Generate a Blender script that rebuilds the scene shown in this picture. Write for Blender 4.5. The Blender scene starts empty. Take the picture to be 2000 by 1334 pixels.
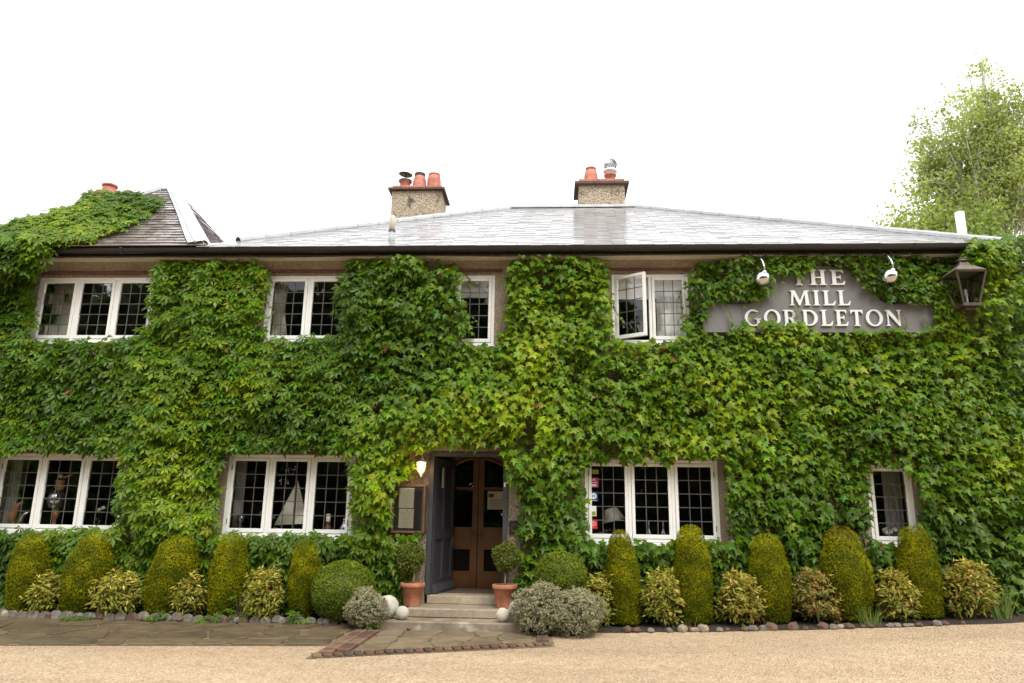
import bpy, bmesh, math, random
import numpy as np
from mathutils import Matrix, Vector

R = math.radians
rng = np.random.default_rng(11)
random.seed(5)
scene = bpy.context.scene
COL = scene.collection

# ------------------------------------------------------------------ camera
F_PX, EYE = 1420.0, np.array([0.0, 0.0, 1.53])
pitch, roll, yaw = R(13.6), R(0.85), R(3.15)
fw = np.array([-math.sin(yaw)*math.cos(pitch), math.cos(yaw)*math.cos(pitch), math.sin(pitch)])
rt0 = np.array([math.cos(yaw), math.sin(yaw), 0.0])
up0 = np.cross(rt0, fw)
rt = rt0*math.cos(roll) + up0*math.sin(roll)
up = -rt0*math.sin(roll) + up0*math.cos(roll)
cam_data = bpy.data.cameras.new('camera')
cam_data.sensor_width = 36.0
cam_data.lens = 36.0*F_PX/2000.0
cam_data.clip_end = 2000
cam = bpy.data.objects.new('camera', cam_data)
COL.objects.link(cam)
cam.matrix_world = Matrix(((rt[0], up[0], -fw[0], EYE[0]), (rt[1], up[1], -fw[1], EYE[1]),
                           (rt[2], up[2], -fw[2], EYE[2]), (0, 0, 0, 1)))
scene.camera = cam

def at(px, py, Y):                       # the point of the place at depth Y that the photograph shows at a pixel
    d = fw + rt*(px-1000)/F_PX - up*(py-667)/F_PX
    return EYE + d*Y/d[1]
def atz(px, py, z):
    d = fw + rt*(px-1000)/F_PX - up*(py-667)/F_PX
    return EYE + d*(z-EYE[2])/d[2]
def pix(P):
    v = np.asarray(P, float) - EYE
    k = v@fw
    return 1000 + F_PX*(v@rt)/k, 667 - F_PX*(v@up)/k

# ------------------------------------------------------------------ sky, sun, exposure (bright overcast)
world = bpy.data.worlds.new('World'); scene.world = world; world.use_nodes = True
wn = world.node_tree; wn.nodes.clear()
wo = wn.nodes.new('ShaderNodeOutputWorld'); bg = wn.nodes.new('ShaderNodeBackground')
sky = wn.nodes.new('ShaderNodeTexSky'); sky.sky_type = 'NISHITA'; sky.sun_disc = False
sky.sun_elevation = R(52); sky.sun_rotation = R(160); sky.dust_density = 6; sky.air_density = 1
hsv = wn.nodes.new('ShaderNodeHueSaturation'); hsv.inputs['Saturation'].default_value = 0.12
mixw = wn.nodes.new('ShaderNodeMixRGB'); mixw.inputs[0].default_value = 0.62
mixw.inputs[2].default_value = (15.0, 15.2, 15.6, 1)     # even cloud layer
wn.links.new(sky.outputs[0], hsv.inputs['Color']); wn.links.new(hsv.outputs[0], mixw.inputs[1])
wn.links.new(mixw.outputs[0], bg.inputs['Color']); bg.inputs['Strength'].default_value = 0.12
wn.links.new(bg.outputs[0], wo.inputs['Surface'])

sd = bpy.data.lights.new('sun', 'SUN'); sd.energy = 1.5; sd.angle = R(35); sd.color = (1.0, 0.94, 0.84)
so = bpy.data.objects.new('sun', sd); COL.objects.link(so)
sun_dir = Vector((0.30, -0.62, 0.95)).normalized()       # towards the sun
so.rotation_euler = sun_dir.to_track_quat('Z', 'Y').to_euler(); so.location = (4, -6, 20)
vs = scene.view_settings
vs.view_transform = 'Standard'; vs.look = 'None'; vs.gamma = 1; vs.use_curve_mapping = False
vs.exposure = 0.55

# ------------------------------------------------------------------ materials
def srgb(r, g, b):
    f = lambda c: (c/255/12.92 if c/255 <= .04045 else ((c/255+.055)/1.055)**2.4)
    return (f(r), f(g), f(b))
class NT:
    def __init__(s, name):
        s.m = bpy.data.materials.new(name); s.m.use_nodes = True
        s.t = s.m.node_tree; s.p = s.t.nodes['Principled BSDF']; s.o = s.t.nodes['Material Output']
        s.tc = s.t.nodes.new('ShaderNodeTexCoord')
    def n(s, typ, **kw):
        x = s.t.nodes.new(typ)
        for k, v in kw.items(): setattr(x, k, v)
        return x
    def l(s, a, b): s.t.links.new(a, b)
    def noise(s, scale, detail=4, coord='Object', rough=.55):
        x = s.n('ShaderNodeTexNoise'); x.inputs['Scale'].default_value = scale
        x.inputs['Detail'].default_value = detail; x.inputs['Roughness'].default_value = rough
        s.l(s.tc.outputs[coord], x.inputs['Vector']); return x
    def voro(s, scale, coord='Object', feature='F1'):
        x = s.n('ShaderNodeTexVoronoi', feature=feature); x.inputs['Scale'].default_value = scale
        s.l(s.tc.outputs[coord], x.inputs['Vector']); return x
    def ramp(s, src, stops):
        x = s.n('ShaderNodeValToRGB'); e = x.color_ramp.elements
        while len(e) < len(stops): e.new(0.5)
        for q, (p, c) in zip(e, stops): q.position = p; q.color = (*c, 1)
        s.l(src, x.inputs[0]); return x
    def mix(s, fac, a, b, mode='MIX'):
        x = s.n('ShaderNodeMixRGB', blend_type=mode)
        for i, v in ((0, fac), (1, a), (2, b)):
            if isinstance(v, (int, float)): x.inputs[i].default_value = v
            elif isinstance(v, tuple): x.inputs[i].default_value = (*v, 1)
            else: s.l(v, x.inputs[i])
        return x.outputs[0]
    def bump(s, h, strength=.4, dist=.01):
        x = s.n('ShaderNodeBump'); x.inputs['Strength'].default_value = strength
        x.inputs['Distance'].default_value = dist
        s.l(h, x.inputs['Height']); s.l(x.outputs[0], s.p.inputs['Normal']); return x
    def set(s, **kw):
        for k, v in kw.items():
            i = s.p.inputs[k.replace('_', ' ')]
            i.default_value = (*v, 1) if isinstance(v, tuple) else v
        return s
MAT = {}
def simple(name, c, rough=.6, var=.25, scale=6, bump=.15, bscale=60, bdist=.004, **kw):
    t = NT(name); nz = t.noise(scale, 5)
    dark = tuple(x*(1-var) for x in c); lite = tuple(min(1, x*(1+var)) for x in c)
    t.l(t.ramp(nz.outputs['Fac'], [(.3, dark), (.7, lite)]).outputs[0], t.p.inputs['Base Color'])
    t.set(Roughness=rough, **kw)
    if bump: t.bump(t.noise(bscale, 3).outputs['Fac'], bump, bdist)
    MAT[name] = t.m; return t
simple('white_paint', (.80, .80, .77), .35, .04, 3, .06, 25)
simple('sill_paint', (.78, .77, .74), .4, .08, 5, .08, 25)
simple('lead', (.10, .097, .095), .45, .2, 20, .2, 90, Metallic=.3)
simple('gutter_black', (.012, .009, .009), .4, .4, 8, .1)
simple('fascia_dark', (.045, .03, .025), .55, .3, 5)
simple('brick_red', (.13, .055, .042), .8, .35, 9, .5, 50)
simple('terracotta', (.43, .17, .095), .8, .32, 9, .25)
simple('chimney_clay', (.44, .165, .115), .75, .35, 7, .25)
simple('corbel', (.10, .055, .042), .8, .35, 8, .4)
simple('dark_metal', (.03, .032, .035), .45, .3, 10, .1, Metallic=.6)
simple('chrome', (.62, .62, .62), .16, .05, 4, .02, Metallic=1.0)
simple('galvanised', (.55, .56, .57), .3, .15, 12, .05, Metallic=.9)
simple('white_metal', (.75, .75, .74), .35, .06, 5, .03)
simple('cream_pipe', (.55, .50, .40), .5, .12, 6, .1)
simple('grey_pipe', (.35, .36, .38), .5, .12, 6, .1)
simple('sign_grey', (.150, .142, .139), .55, .10, 2, .05)
simple('letter_white', (.66, .66, .64), .45, .05, 3, .03)
simple('copper', (.075, .048, .040), .5, .4, 9, .25, Metallic=.3)
simple('verdigris', (.13, .13, .075), .65, .3, 9, .3)
simple('oak', (.105, .056, .030), .5, .35, 4, .2, 40)
simple('oak_frame', (.115, .055, .026), .55, .3, 5, .2, 40)
simple('varnished_wood', (.115, .042, .010), .33, .30, 3, .1, 35)
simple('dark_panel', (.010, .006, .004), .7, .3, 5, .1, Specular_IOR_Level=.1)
simple('door_blue', (.052, .053, .061), .42, .12, 3, .06, 25)
simple('door_sill', (.16, .13, .10), .6, .2, 8)
simple('mat_brown', (.11, .075, .05), .95, .3, 30, .6, 180)
simple('felt_grey', (.085, .072, .075), .85, .15, 20, .2)
simple('paper', (.90, .88, .72), .7, .05, 5, .02)
simple('ink', (.06, .055, .05), .7, 0, 5, 0)
simple('notice_paper', (.55, .53, .47), .7, .05, 5, .02)
simple('brass', (.35, .24, .10), .3, .2, 8, .05, Metallic=.9)
simple('curtain_cream', (.56, .52, .44), .85, .1, 5, .2, 120)
simple('curtain_grey', (.30, .28, .26), .85, .1, 5, .2, 120)
simple('blind_white', (.82, .81, .78), .8, .04, 4, .05)
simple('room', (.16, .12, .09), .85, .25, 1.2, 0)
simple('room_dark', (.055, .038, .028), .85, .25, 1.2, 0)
simple('soil', (.035, .024, .016), .95, .5, 14, .9, 40, .03)
simple('sail', (.70, .67, .58), .8, .06, 4, .1)
simple('hull', (.62, .58, .48), .4, .08, 4, .05)
simple('lamp_cloth', (.74, .71, .63), .8, .06, 6, .1)
simple('candle', (.75, .70, .58), .5, .05, 4, 0)
simple('pink', (.46, .015, .14), .4, .05, 5, 0)
simple('dark_pink', (.09, .012, .035), .4, .05, 5, 0)
simple('green_label', (.22, .28, .03), .4, .1, 5, 0)
simple('blue', (.012, .06, .22), .35, .05, 5, 0)
simple('red', (.55, .012, .022), .4, .05, 5, 0)
simple('label_white', (.72, .72, .70), .5, .03, 5, 0)
simple('bark_birch', (.42, .40, .37), .8, .6, 5, .4, 20)
simple('bark', (.10, .075, .055), .9, .4, 6, .6, 25)
simple('bark_pale', (.36, .29, .19), .8, .3, 9, .3, 40)
simple('twig', (.09, .060, .040), .9, .3, 8, .4, 60)
simple('mortar', (.17, .13, .075), .95, .35, 7, .7, 60, .008)
simple('gold_fish', (.35, .16, .07), .35, .3, 8, .1)
simple('clear_silver', (.45, .45, .46), .15, .2, 9, .1, Metallic=.9)

# pebbledash render
t = NT('pebbledash'); v1 = t.voro(75); v2 = t.voro(150); nz = t.noise(1.6, 5)
c1 = t.ramp(v1.outputs['Color'], [(.1, (.17, .12, .08)), (.4, (.36, .27, .185)), (.65, (.47, .37, .27)), (.95, (.60, .54, .45))])
c2 = t.mix(.35, c1.outputs[0], t.ramp(v2.outputs['Color'], [(.2, (.22, .16, .11)), (.8, (.55, .46, .36))]).outputs[0])
c3 = t.mix(t.ramp(nz.outputs['Fac'], [(.45, (0, 0, 0)), (.75, (.55, .55, .55))]).outputs[0], c2, (.22, .15, .105))
t.l(c3, t.p.inputs['Base Color']); t.set(Roughness=.9)
t.bump(v1.outputs['Distance'], 1.0, .02); MAT['pebbledash'] = t.m
t = NT('chimney_render'); v1 = t.voro(40); nz = t.noise(2.6, 6)
c1 = t.ramp(v1.outputs['Color'], [(.1, (.20, .15, .095)), (.5, (.40, .32, .22)), (.9, (.56, .49, .38))])
st = t.ramp(nz.outputs['Fac'], [(.56, (0, 0, 0)), (.66, (.85, .85, .85))])
t.l(t.mix(st.outputs[0], c1.outputs[0], (.05, .042, .032)), t.p.inputs['Base Color']); t.set(Roughness=.9)
t.bump(v1.outputs['Distance'], 1.0, .02); MAT['chimney_render'] = t.m

# gravel
t = NT('gravel'); v1 = t.voro(60); v2 = t.voro(28); nz = t.noise(.55, 5); n2 = t.noise(5, 4)
c1 = t.ramp(v1.outputs['Color'], [(.0, (.22, .135, .07)), (.25, (.40, .275, .160)), (.5, (.54, .402, .255)), (.75, (.67, .53, .37)), (1, (.80, .70, .55))])
c2 = t.mix(.4, c1.outputs[0], t.ramp(v2.outputs['Color'], [(0, (.38, .255, .145)), (1, (.70, .555, .385))]).outputs[0])
c3 = t.mix(.55, c2, t.ramp(nz.outputs['Fac'], [(.25, (.70, .67, .62)), (.75, (1.0, .98, .94))]).outputs[0], 'MULTIPLY')
c4 = t.mix(.4, c3, t.ramp(n2.outputs['Fac'], [(.3, (.70, .66, .60)), (.7, (1.1, 1.1, 1.1))]).outputs[0], 'MULTIPLY')
mp = t.n('ShaderNodeMapping'); mp.inputs['Scale'].default_value = (.10, .9, 1); t.l(t.tc.outputs['Object'], mp.inputs[0])
n3 = t.noise(1.0, 4); t.l(mp.outputs[0], n3.inputs['Vector'])       # faint wheel tracks
c4 = t.mix(.7, c4, t.ramp(n3.outputs['Fac'], [(.35, (.80, .77, .73)), (.6, (1.04, 1.04, 1.04))]).outputs[0], 'MULTIPLY')
t.l(c4, t.p.inputs['Base Color']); t.set(Roughness=.8)
sm = t.voro(48, feature='SMOOTH_F1'); t.bump(sm.outputs['Distance'], 1.0, .03); MAT['gravel'] = t.m

# stones: paving, steps, boulders
def stone(name, a, b, moss=None, rough=.7, scale=3, wet=0, fine=40):
    t = NT(name); nz = t.noise(scale, 7, rough=.65); n2 = t.noise(fine, 4); oi = t.n('ShaderNodeObjectInfo')
    c = t.ramp(nz.outputs['Fac'], [(.3, a), (.7, b)]).outputs[0]
    c = t.mix(.5, c, t.ramp(n2.outputs['Fac'], [(.3, (.6, .6, .6)), (.7, (1.15, 1.15, 1.15))]).outputs[0], 'MULTIPLY')
    c = t.mix(.6, c, t.ramp(oi.outputs['Random'], [(0, (.62, .60, .58)), (1, (1.2, 1.16, 1.1))]).outputs[0], 'MULTIPLY')
    if moss:
        n3 = t.noise(scale*1.7, 6)
        c = t.mix(t.ramp(n3.outputs['Fac'], [(.56, (0, 0, 0)), (.68, (.7, .7, .7))]).outputs[0], c, moss)
    t.l(c, t.p.inputs['Base Color']); t.set(Roughness=rough)
    if wet: t.set(Coat_Weight=wet, Coat_Roughness=.25)
    t.bump(n2.outputs['Fac'], .5, .008); MAT[name] = t.m
stone('flagstone', (.075, .052, .030), (.185, .135, .080), (.125, .115, .030), .5, 3.2, .15)
stone('apron_stone', (.13, .095, .055), (.26, .20, .125), (.17, .15, .055), .6, 3.5, .1)
stone('step_stone', (.24, .195, .135), (.44, .375, .28), (.20, .175, .09), .6, 2.5)
stone('step_worn', (.15, .115, .08), (.34, .285, .21), (.46, .41, .33), .65, 3)
stone('brick_paver', (.075, .042, .028), (.19, .088, .055), (.11, .085, .045), .65, 6)
stone('brick_dark', (.045, .035, .028), (.11, .075, .055), (.09, .085, .04), .7, 6)
stone('brick_worn', (.13, .075, .045), (.24, .15, .095), (.13, .11, .06), .7, 6)
stone('edging_stone', (.10, .085, .07), (.30, .27, .23), (.10, .105, .04), .8, 6)
stone('rough_red', (.085, .045, .032), (.20, .125, .09), (.06, .055, .03), .85, 7)
stone('ball_stone', (.42, .39, .32), (.68, .66, .58), (.22, .21, .14), .8, 6)
# wet slate
t = NT('slate'); nz = t.noise(1.3, 5); n2 = t.noise(30, 3); oi = t.n('ShaderNodeObjectInfo')
at_ = t.n('ShaderNodeAttribute', attribute_name='tint')
c = t.mix(.5, at_.outputs['Color'], t.ramp(nz.outputs['Fac'], [(.3, (.55, .55, .57)), (.7, (1.2, 1.2, 1.2))]).outputs[0], 'MULTIPLY')
n5 = t.noise(2.4, 7, rough=.7); c = t.mix(t.ramp(n5.outputs['Fac'], [(.62, (0, 0, 0)), (.72, (.35, .35, .35))]).outputs[0], c, (.12, .115, .09))
t.l(c, t.p.inputs['Base Color']); t.set(Roughness=.30, Coat_Weight=1.0, Coat_Roughness=.18, Coat_IOR=2.4)
t.bump(n2.outputs['Fac'], .10, .004); MAT['slate'] = t.m
t = NT('clay_tile'); nz = t.noise(1.8, 6); at_ = t.n('ShaderNodeAttribute', attribute_name='tint')
c = t.mix(.6, at_.outputs['Color'], t.ramp(nz.outputs['Fac'], [(.3, (.45, .42, .42)), (.7, (1.2, 1.15, 1.1))]).outputs[0], 'MULTIPLY')
t.l(c, t.p.inputs['Base Color']); t.set(Roughness=.34, Coat_Weight=1.0, Coat_Roughness=.16, Coat_IOR=2.0)
t.bump(t.noise(50, 3).outputs['Fac'], .3, .006); MAT['clay_tile'] = t.m
simple('ridge_grey', (.40, .41, .42), .35, .15, 5, .15, Coat_Weight=.6, Coat_Roughness=.15)
simple('lead_flashing', (.50, .51, .52), .32, .12, 4, .1, Coat_Weight=.5, Coat_Roughness=.15)

# foliage
def leafmat(name, trans=.3, rough=.42, spec=.5, tr_gain=1.5):
    t = NT(name); a = t.n('ShaderNodeAttribute', attribute_name='tint')
    nz = t.noise(9, 3)
    c = t.mix(.5, a.outputs['Color'], t.ramp(nz.outputs['Fac'], [(.3, (.72, .75, .7)), (.7, (1.2, 1.2, 1.15))]).outputs[0], 'MULTIPLY')
    t.l(c, t.p.inputs['Base Color']); t.set(Roughness=rough, Specular_IOR_Level=spec)
    if trans:
        tr = t.n('ShaderNodeBsdfTranslucent'); ms = t.n('ShaderNodeMixShader'); ms.inputs[0].default_value = trans
        cc = t.mix(1.0, c, (tr_gain, tr_gain, tr_gain*.5), 'MULTIPLY'); t.l(cc, tr.inputs['Color'])
        t.l(t.p.outputs[0], ms.inputs[1]); t.l(tr.outputs[0], ms.inputs[2]); t.l(ms.outputs[0], t.o.inputs['Surface'])
    MAT[name] = t.m
leafmat('ivy_leaf', .34, .36, .26)
leafmat('yew', .18, .65, .10)
leafmat('shrub_leaf', .25, .45, .24)
leafmat('birch_leaf', .45, .5, .4)

# glass: clear with a Fresnel reflection
t = NT('glass'); fr = t.n('ShaderNodeFresnel'); fr.inputs[0].default_value = 1.62
g = t.n('ShaderNodeBsdfGlossy'); g.inputs['Roughness'].default_value = .015
tp = t.n('ShaderNodeBsdfTransparent'); tp.inputs[0].default_value = (.96, .97, .96, 1)
ms = t.n('ShaderNodeMixShader'); t.l(fr.outputs[0], ms.inputs[0]); t.l(tp.outputs[0], ms.inputs[1]); t.l(g.outputs[0], ms.inputs[2])
bn = t.n('ShaderNodeBump'); bn.inputs['Strength'].default_value = .05; bn.inputs['Distance'].default_value = .01
t.l(t.noise(6, 2).outputs['Fac'], bn.inputs['Height']); t.l(bn.outputs[0], g.inputs['Normal'])
t.l(ms.outputs[0], t.o.inputs['Surface']); MAT['glass'] = t.m
t = NT('lamp_glow'); t.set(Base_Color=(.9, .7, .4), Emission_Color=(1, .50, .12), Emission_Strength=1.1); MAT['lamp_glow'] = t.m
t = NT('bulb_glow'); t.set(Base_Color=(1, .9, .7), Emission_Color=(1, .78, .42), Emission_Strength=5); MAT['bulb_glow'] = t.m

# ------------------------------------------------------------------ mesh helpers
WL = {}                                   # base point of each thing (for children built in place coordinates)
def tag(o, label=None, cat=None, group=None, kind=None):
    if label: o['label'] = label
    if cat: o['category'] = cat
    if group: o['group'] = group
    if kind: o['kind'] = kind
    return o
def thing(name, loc, label, cat, group=None):
    o = bpy.data.objects.new(name, None); COL.objects.link(o)
    o.empty_display_size = .1; o.location = loc; WL[o.name] = np.array(loc, float)
    return tag(o, label, cat, group)
def link(name, me, mat, parent=None):
    o = bpy.data.objects.new(name, me)
    if mat: me.materials.append(MAT[mat])
    COL.objects.link(o)
    base = np.zeros(3)
    if parent is not None:
        o.parent = parent; base = WL.get(parent.name, np.zeros(3))
    WL[o.name] = base
    return o
class MB:
    def __init__(s): s.v = []; s.f = []
    def add(s, vs, fs):
        k = len(s.v); s.v += [tuple(map(float, p)) for p in vs]; s.f += [tuple(i+k for i in q) for q in fs]; return s
    def box(s, x0, x1, y0, y1, z0, z1):
        return s.add([(x0,y0,z0),(x1,y0,z0),(x1,y1,z0),(x0,y1,z0),(x0,y0,z1),(x1,y0,z1),(x1,y1,z1),(x0,y1,z1)],
                     [(0,3,2,1),(4,5,6,7),(0,1,5,4),(1,2,6,5),(2,3,7,6),(3,0,4,7)])
    def quad(s, a, b, c, d): return s.add([a, b, c, d], [(0, 1, 2, 3)])
    def prism(s, pts, axis, a, b):
        n = len(pts)
        mk = {'x': lambda p, t: (t, p[0], p[1]), 'y': lambda p, t: (p[0], t, p[1]), 'z': lambda p, t: (p[0], p[1], t)}[axis]
        vs = [mk(p, a) for p in pts] + [mk(p, b) for p in pts]
        return s.add(vs, [tuple(range(n)), tuple(range(2*n-1, n-1, -1))] + [(i, i+n, (i+1) % n+n, (i+1) % n) for i in range(n)])
    def tube(s, pts, r, n=8, cap=True):
        pts = [np.array(p, float) for p in pts]; rs = r if hasattr(r, '__len__') else [r]*len(pts)
        vs = []; fs = []; ref = None
        for i, p in enumerate(pts):
            d = pts[min(i+1, len(pts)-1)] - pts[max(i-1, 0)]; d = d/(np.linalg.norm(d)+1e-9)
            if ref is None: ref = np.array([0, 0, 1.]) if abs(d[2]) < .9 else np.array([1., 0, 0])
            a = np.cross(d, ref); a /= np.linalg.norm(a)+1e-9; b = np.cross(d, a); ref = -b if False else ref
            for k in range(n):
                q = 2*math.pi*k/n; vs.append(p + rs[i]*(a*math.cos(q)+b*math.sin(q)))
        for i in range(len(pts)-1):
            for k in range(n):
                fs.append((i*n+k, i*n+(k+1) % n, (i+1)*n+(k+1) % n, (i+1)*n+k))
        if cap: fs += [tuple(range(n-1, -1, -1)), tuple((len(pts)-1)*n+k for k in range(n))]
        return s.add(vs, fs)
    def lathe(s, prof, c, n=20):             # prof: (radius, z)
        vs = []; fs = []
        for r_, z in prof:
            for k in range(n):
                q = 2*math.pi*k/n; vs.append((c[0]+r_*math.cos(q), c[1]+r_*math.sin(q), c[2]+z))
        for i in range(len(prof)-1):
            for k in range(n): fs.append((i*n+k, i*n+(k+1) % n, (i+1)*n+(k+1) % n, (i+1)*n+k))
        return s.add(vs, fs)
    def xf(s, fn): s.v = [tuple(fn(p)) for p in s.v]; return s
    def build(s, name, mat, parent=None, bevel=0, smooth=False, kind=None):
        base = np.zeros(3) if parent is None else WL.get(parent.name, np.zeros(3))
        me = bpy.data.meshes.new(name)
        me.from_pydata([(p[0]-base[0], p[1]-base[1], p[2]-base[2]) for p in s.v], [], s.f)
        bm = bmesh.new(); bm.from_mesh(me); bmesh.ops.recalc_face_normals(bm, faces=bm.faces)
        if bevel: bmesh.ops.bevel(bm, geom=bm.edges[:], offset=bevel, segments=1, affect='EDGES', clamp_overlap=True)
        bm.to_mesh(me); bm.free()
        if smooth: me.polygons.foreach_set('use_smooth', [True]*len(me.polygons))
        o = link(name, me, mat, parent)
        if kind: o['kind'] = kind
        return o
def own(name, mb, mat, loc, label, cat, group=None, **kw):     # a thing that is a single mesh, origin at its base
    mb.xf(lambda p: (p[0]-loc[0], p[1]-loc[1], p[2]-loc[2]))
    o = mb.build(name, mat, None, **kw); o.location = loc; WL[o.name] = np.array(loc, float)
    return tag(o, label, cat, group)

# value noise (numpy)
def vnoise(x, y, seed=0):
    xi = np.floor(x).astype(int); yi = np.floor(y).astype(int); fx = x-xi; fy = y-yi
    def h(a, b):
        q = np.sin(a*127.1+b*311.7+seed*74.7)*43758.5453
        return q-np.floor(q)
    fx = fx*fx*(3-2*fx); fy = fy*fy*(3-2*fy)
    return (h(xi, yi)*(1-fx)+h(xi+1, yi)*fx)*(1-fy)+(h(xi, yi+1)*(1-fx)+h(xi+1, yi+1)*fx)*fy

# foliage from a leaf template: P points, N normals, T tip directions, S sizes, C colours
def leaf_template_lobed():
    half = [(.16, -.11), (.44, -.02), (.25, .20), (.50, .46), (.17, .50)]
    pts = [(0, 0)] + half + [(0, 1.0)] + [(-a, b) for a, b in reversed(half)]
    V = [(0, .27, .05)]
    for u, w in pts: V.append((u, w, -.30*abs(u)-.34*max(0, w-.35)**2+(.04 if u == 0 else 0)))
    Fc = [(0, i, i % (len(pts))+1 if i < len(pts) else 1) for i in range(1, len(pts)+1)]
    return np.array(V), [f if f[2] <= len(pts) else (f[0], f[1], 1) for f in Fc]
def leaf_template_five():
    V = []; Fc = []
    for ang, L in ((-100, .46), (-52, .66), (0, .78), (52, .66), (100, .46)):
        c, s_ = math.cos(R(ang)), math.sin(R(ang)); w = .125*L/.7
        def P(u, v, z): return (u*c+v*s_, -u*s_+v*c+.18, z)
        k = len(V)
        V += [P(0, .02, 0), P(-w, .55*L, -.03), P(0, .5*L, .035), P(w, .55*L, -.03), P(0, L, -.14*L)]
        Fc += [(k, k+2, k+1), (k, k+3, k+2), (k+1, k+2, k+4), (k+2, k+3, k+4)]
    return np.array(V), Fc
def leaf_template_simple(w=.25):
    V = [(0, 0, 0), (-w, .5, -.05), (0, .45, .04), (w, .5, -.05), (0, 1, -.08)]
    return np.array(V), [(0, 2, 1), (0, 3, 2), (1, 2, 4), (2, 3, 4)]
def leaf_template_blade(w=.16):
    return np.array([(-w, 0, 0), (w, 0, 0), (0, 1, 0)]), [(0, 1, 2)]
LOBED, FIVE, SIMPLE, BLADE = leaf_template_lobed(), leaf_template_five(), leaf_template_simple(), leaf_template_blade()
NARROW = leaf_template_simple(.16)
def unit(a): return a/(np.linalg.norm(a, axis=-1, keepdims=True)+1e-9)
def frames(N, T):
    N = unit(N); T = unit(T - N*np.sum(T*N, -1, keepdims=True)); U = np.cross(T, N)
    return np.stack([U, T, N], -1)          # columns
def leaves_mesh(name, tpl, P, N, T, S, C, base=(0, 0, 0)):
    V, Fc = tpl; n = len(P); k = len(V)
    M = frames(N, T)*S[:, None, None]
    W = np.einsum('nij,kj->nki', M, V) + P[:, None, :] - np.array(base)
    tri = np.array(Fc); Fa = (tri[None]+(np.arange(n)*k)[:, None, None]).reshape(-1, 3)
    me = bpy.data.meshes.new(name)
    me.vertices.add(n*k); me.vertices.foreach_set('co', W.reshape(-1).astype(np.float32))
    me.loops.add(Fa.size); me.loops.foreach_set('vertex_index', Fa.reshape(-1).astype(np.int32))
    me.polygons.add(len(Fa)); me.polygons.foreach_set('loop_start', (np.arange(len(Fa))*3).astype(np.int32))
    me.polygons.foreach_set('use_smooth', np.ones(len(Fa), bool))
    ca = me.attributes.new('tint', 'FLOAT_COLOR', 'POINT')
    cc = np.ones((n, k, 4), np.float32); cc[:, :, :3] = C[:, None, :]
    ca.data.foreach_set('color', cc.reshape(-1)); me.update(); me.validate()
    return me
def ramp3(t, a, b, c):
    t = np.clip(t, 0, 1)[:, None]; a, b, c = map(np.array, (a, b, c))
    return np.where(t < .5, a+(b-a)*t*2, b+(c-b)*(t*2-1))
def set_tint(me, col):
    ca = me.attributes.new('tint', 'FLOAT_COLOR', 'POINT')
    ca.data.foreach_set('color', np.tile(np.array([*col, 1], np.float32), len(me.vertices)))

# ------------------------------------------------------------------ ground
def gz(x):                                   # the forecourt rises gently to the right of the door
    x = np.asarray(x, float); u = np.clip((x-.2)/8.0, 0, 1)
    return .40*(u*u*.55+u*.45)
WALL_Y = 11.5
xs = [-300, -60, -20, -6, -2, 0, .2] + [.2+.5*i for i in range(1, 17)] + [9, 20, 60, 300]
mb = MB()
vs = [(x, y, float(gz(x))) for y in (-300, -20, 0, 6, 12, 30, 300) for x in xs]
nx = len(xs); mb.add(vs, [(j*nx+i, j*nx+i+1, (j+1)*nx+i+1, (j+1)*nx+i) for j in range(6) for i in range(nx-1)])
tag(mb.build('gravel_ground', 'gravel', smooth=True), kind='structure')

# planting bed
mb = MB(); bx = [-11, -6, -2.35]
mb.add([(x, y, z_) for y, z_ in ((10.78, .0), (10.86, .035), (11.5, .05)) for x in bx], [(0, 1, 4, 3), (1, 2, 5, 4), (3, 4, 7, 6), (4, 5, 8, 7)])
bx = np.linspace(-.42, 7.35, 30)
mb.add([(x, y+(.03*math.sin(x*5) if y < 11 else 0), float(gz(x))+z_) for y, z_ in ((10.60, -.02), (10.74, .03), (11.5, .05)) for x in bx], [(j+i, j+i+1, j+i+31, j+i+30) for j in (0, 30) for i in range(29)])
tag(mb.build('planting_bed', 'soil'), kind='structure')

# ------------------------------------------------------------------ flagstone path, bricks
path = tag(MB().add([(-12, 7.95, .006), (-2.9, 9.16, .006), (-2.66, 9.2, .006), (-2.66, 10.86, .006), (-12, 10.72, .006)], [(0, 1, 2, 3, 4)]).build('path', 'mortar'), kind='structure')
def cells(x0, x1, yb, yf, nxc, nyc, jx, jy, seed):
    r = random.Random(seed); g = {}
    for j in range(nyc+1):
        for i in range(nxc+1):
            x = x0+(x1-x0)*i/nxc+(r.uniform(-jx, jx) if 0 < i < nxc else 0)
            v = j/nyc+(r.uniform(-jy, jy) if 0 < j < nyc else 0)
            g[i, j] = (x, yf(x)+(yb(x)-yf(x))*v)
    out = []
    for j in range(nyc):
        for i in range(nxc): out.append([g[i, j], g[i+1, j], g[i+1, j+1], g[i, j+1]])
    return out, r
def slab(poly, z, th, r, gap=.014):
    c = np.mean(poly, 0); out = []
    for k, p in enumerate(poly):              # each corner cut and shrunk away from the joint
        p = np.array(p); a = np.array(poly[k-1]); b = np.array(poly[(k+1) % len(poly)])
        for q, u in ((a, r.uniform(.10, .22)), (b, r.uniform(.10, .22))):
            w = p+(q-p)*u; d = c-w; out.append(w+d/np.linalg.norm(d)*gap*1.6)
    tilt = (r.uniform(-.006, .006), r.uniform(-.006, .006))
    m = MB(); n = len(out)
    m.add([(x, y, z+tilt[0]*(x-c[0])+tilt[1]*(y-c[1])) for x, y in out]+[(x, y, z-th) for x, y in out],
          [tuple(range(n))]+[(i, i+n, (i+1) % n+n, (i+1) % n) for i in range(n)])
    return m
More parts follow.
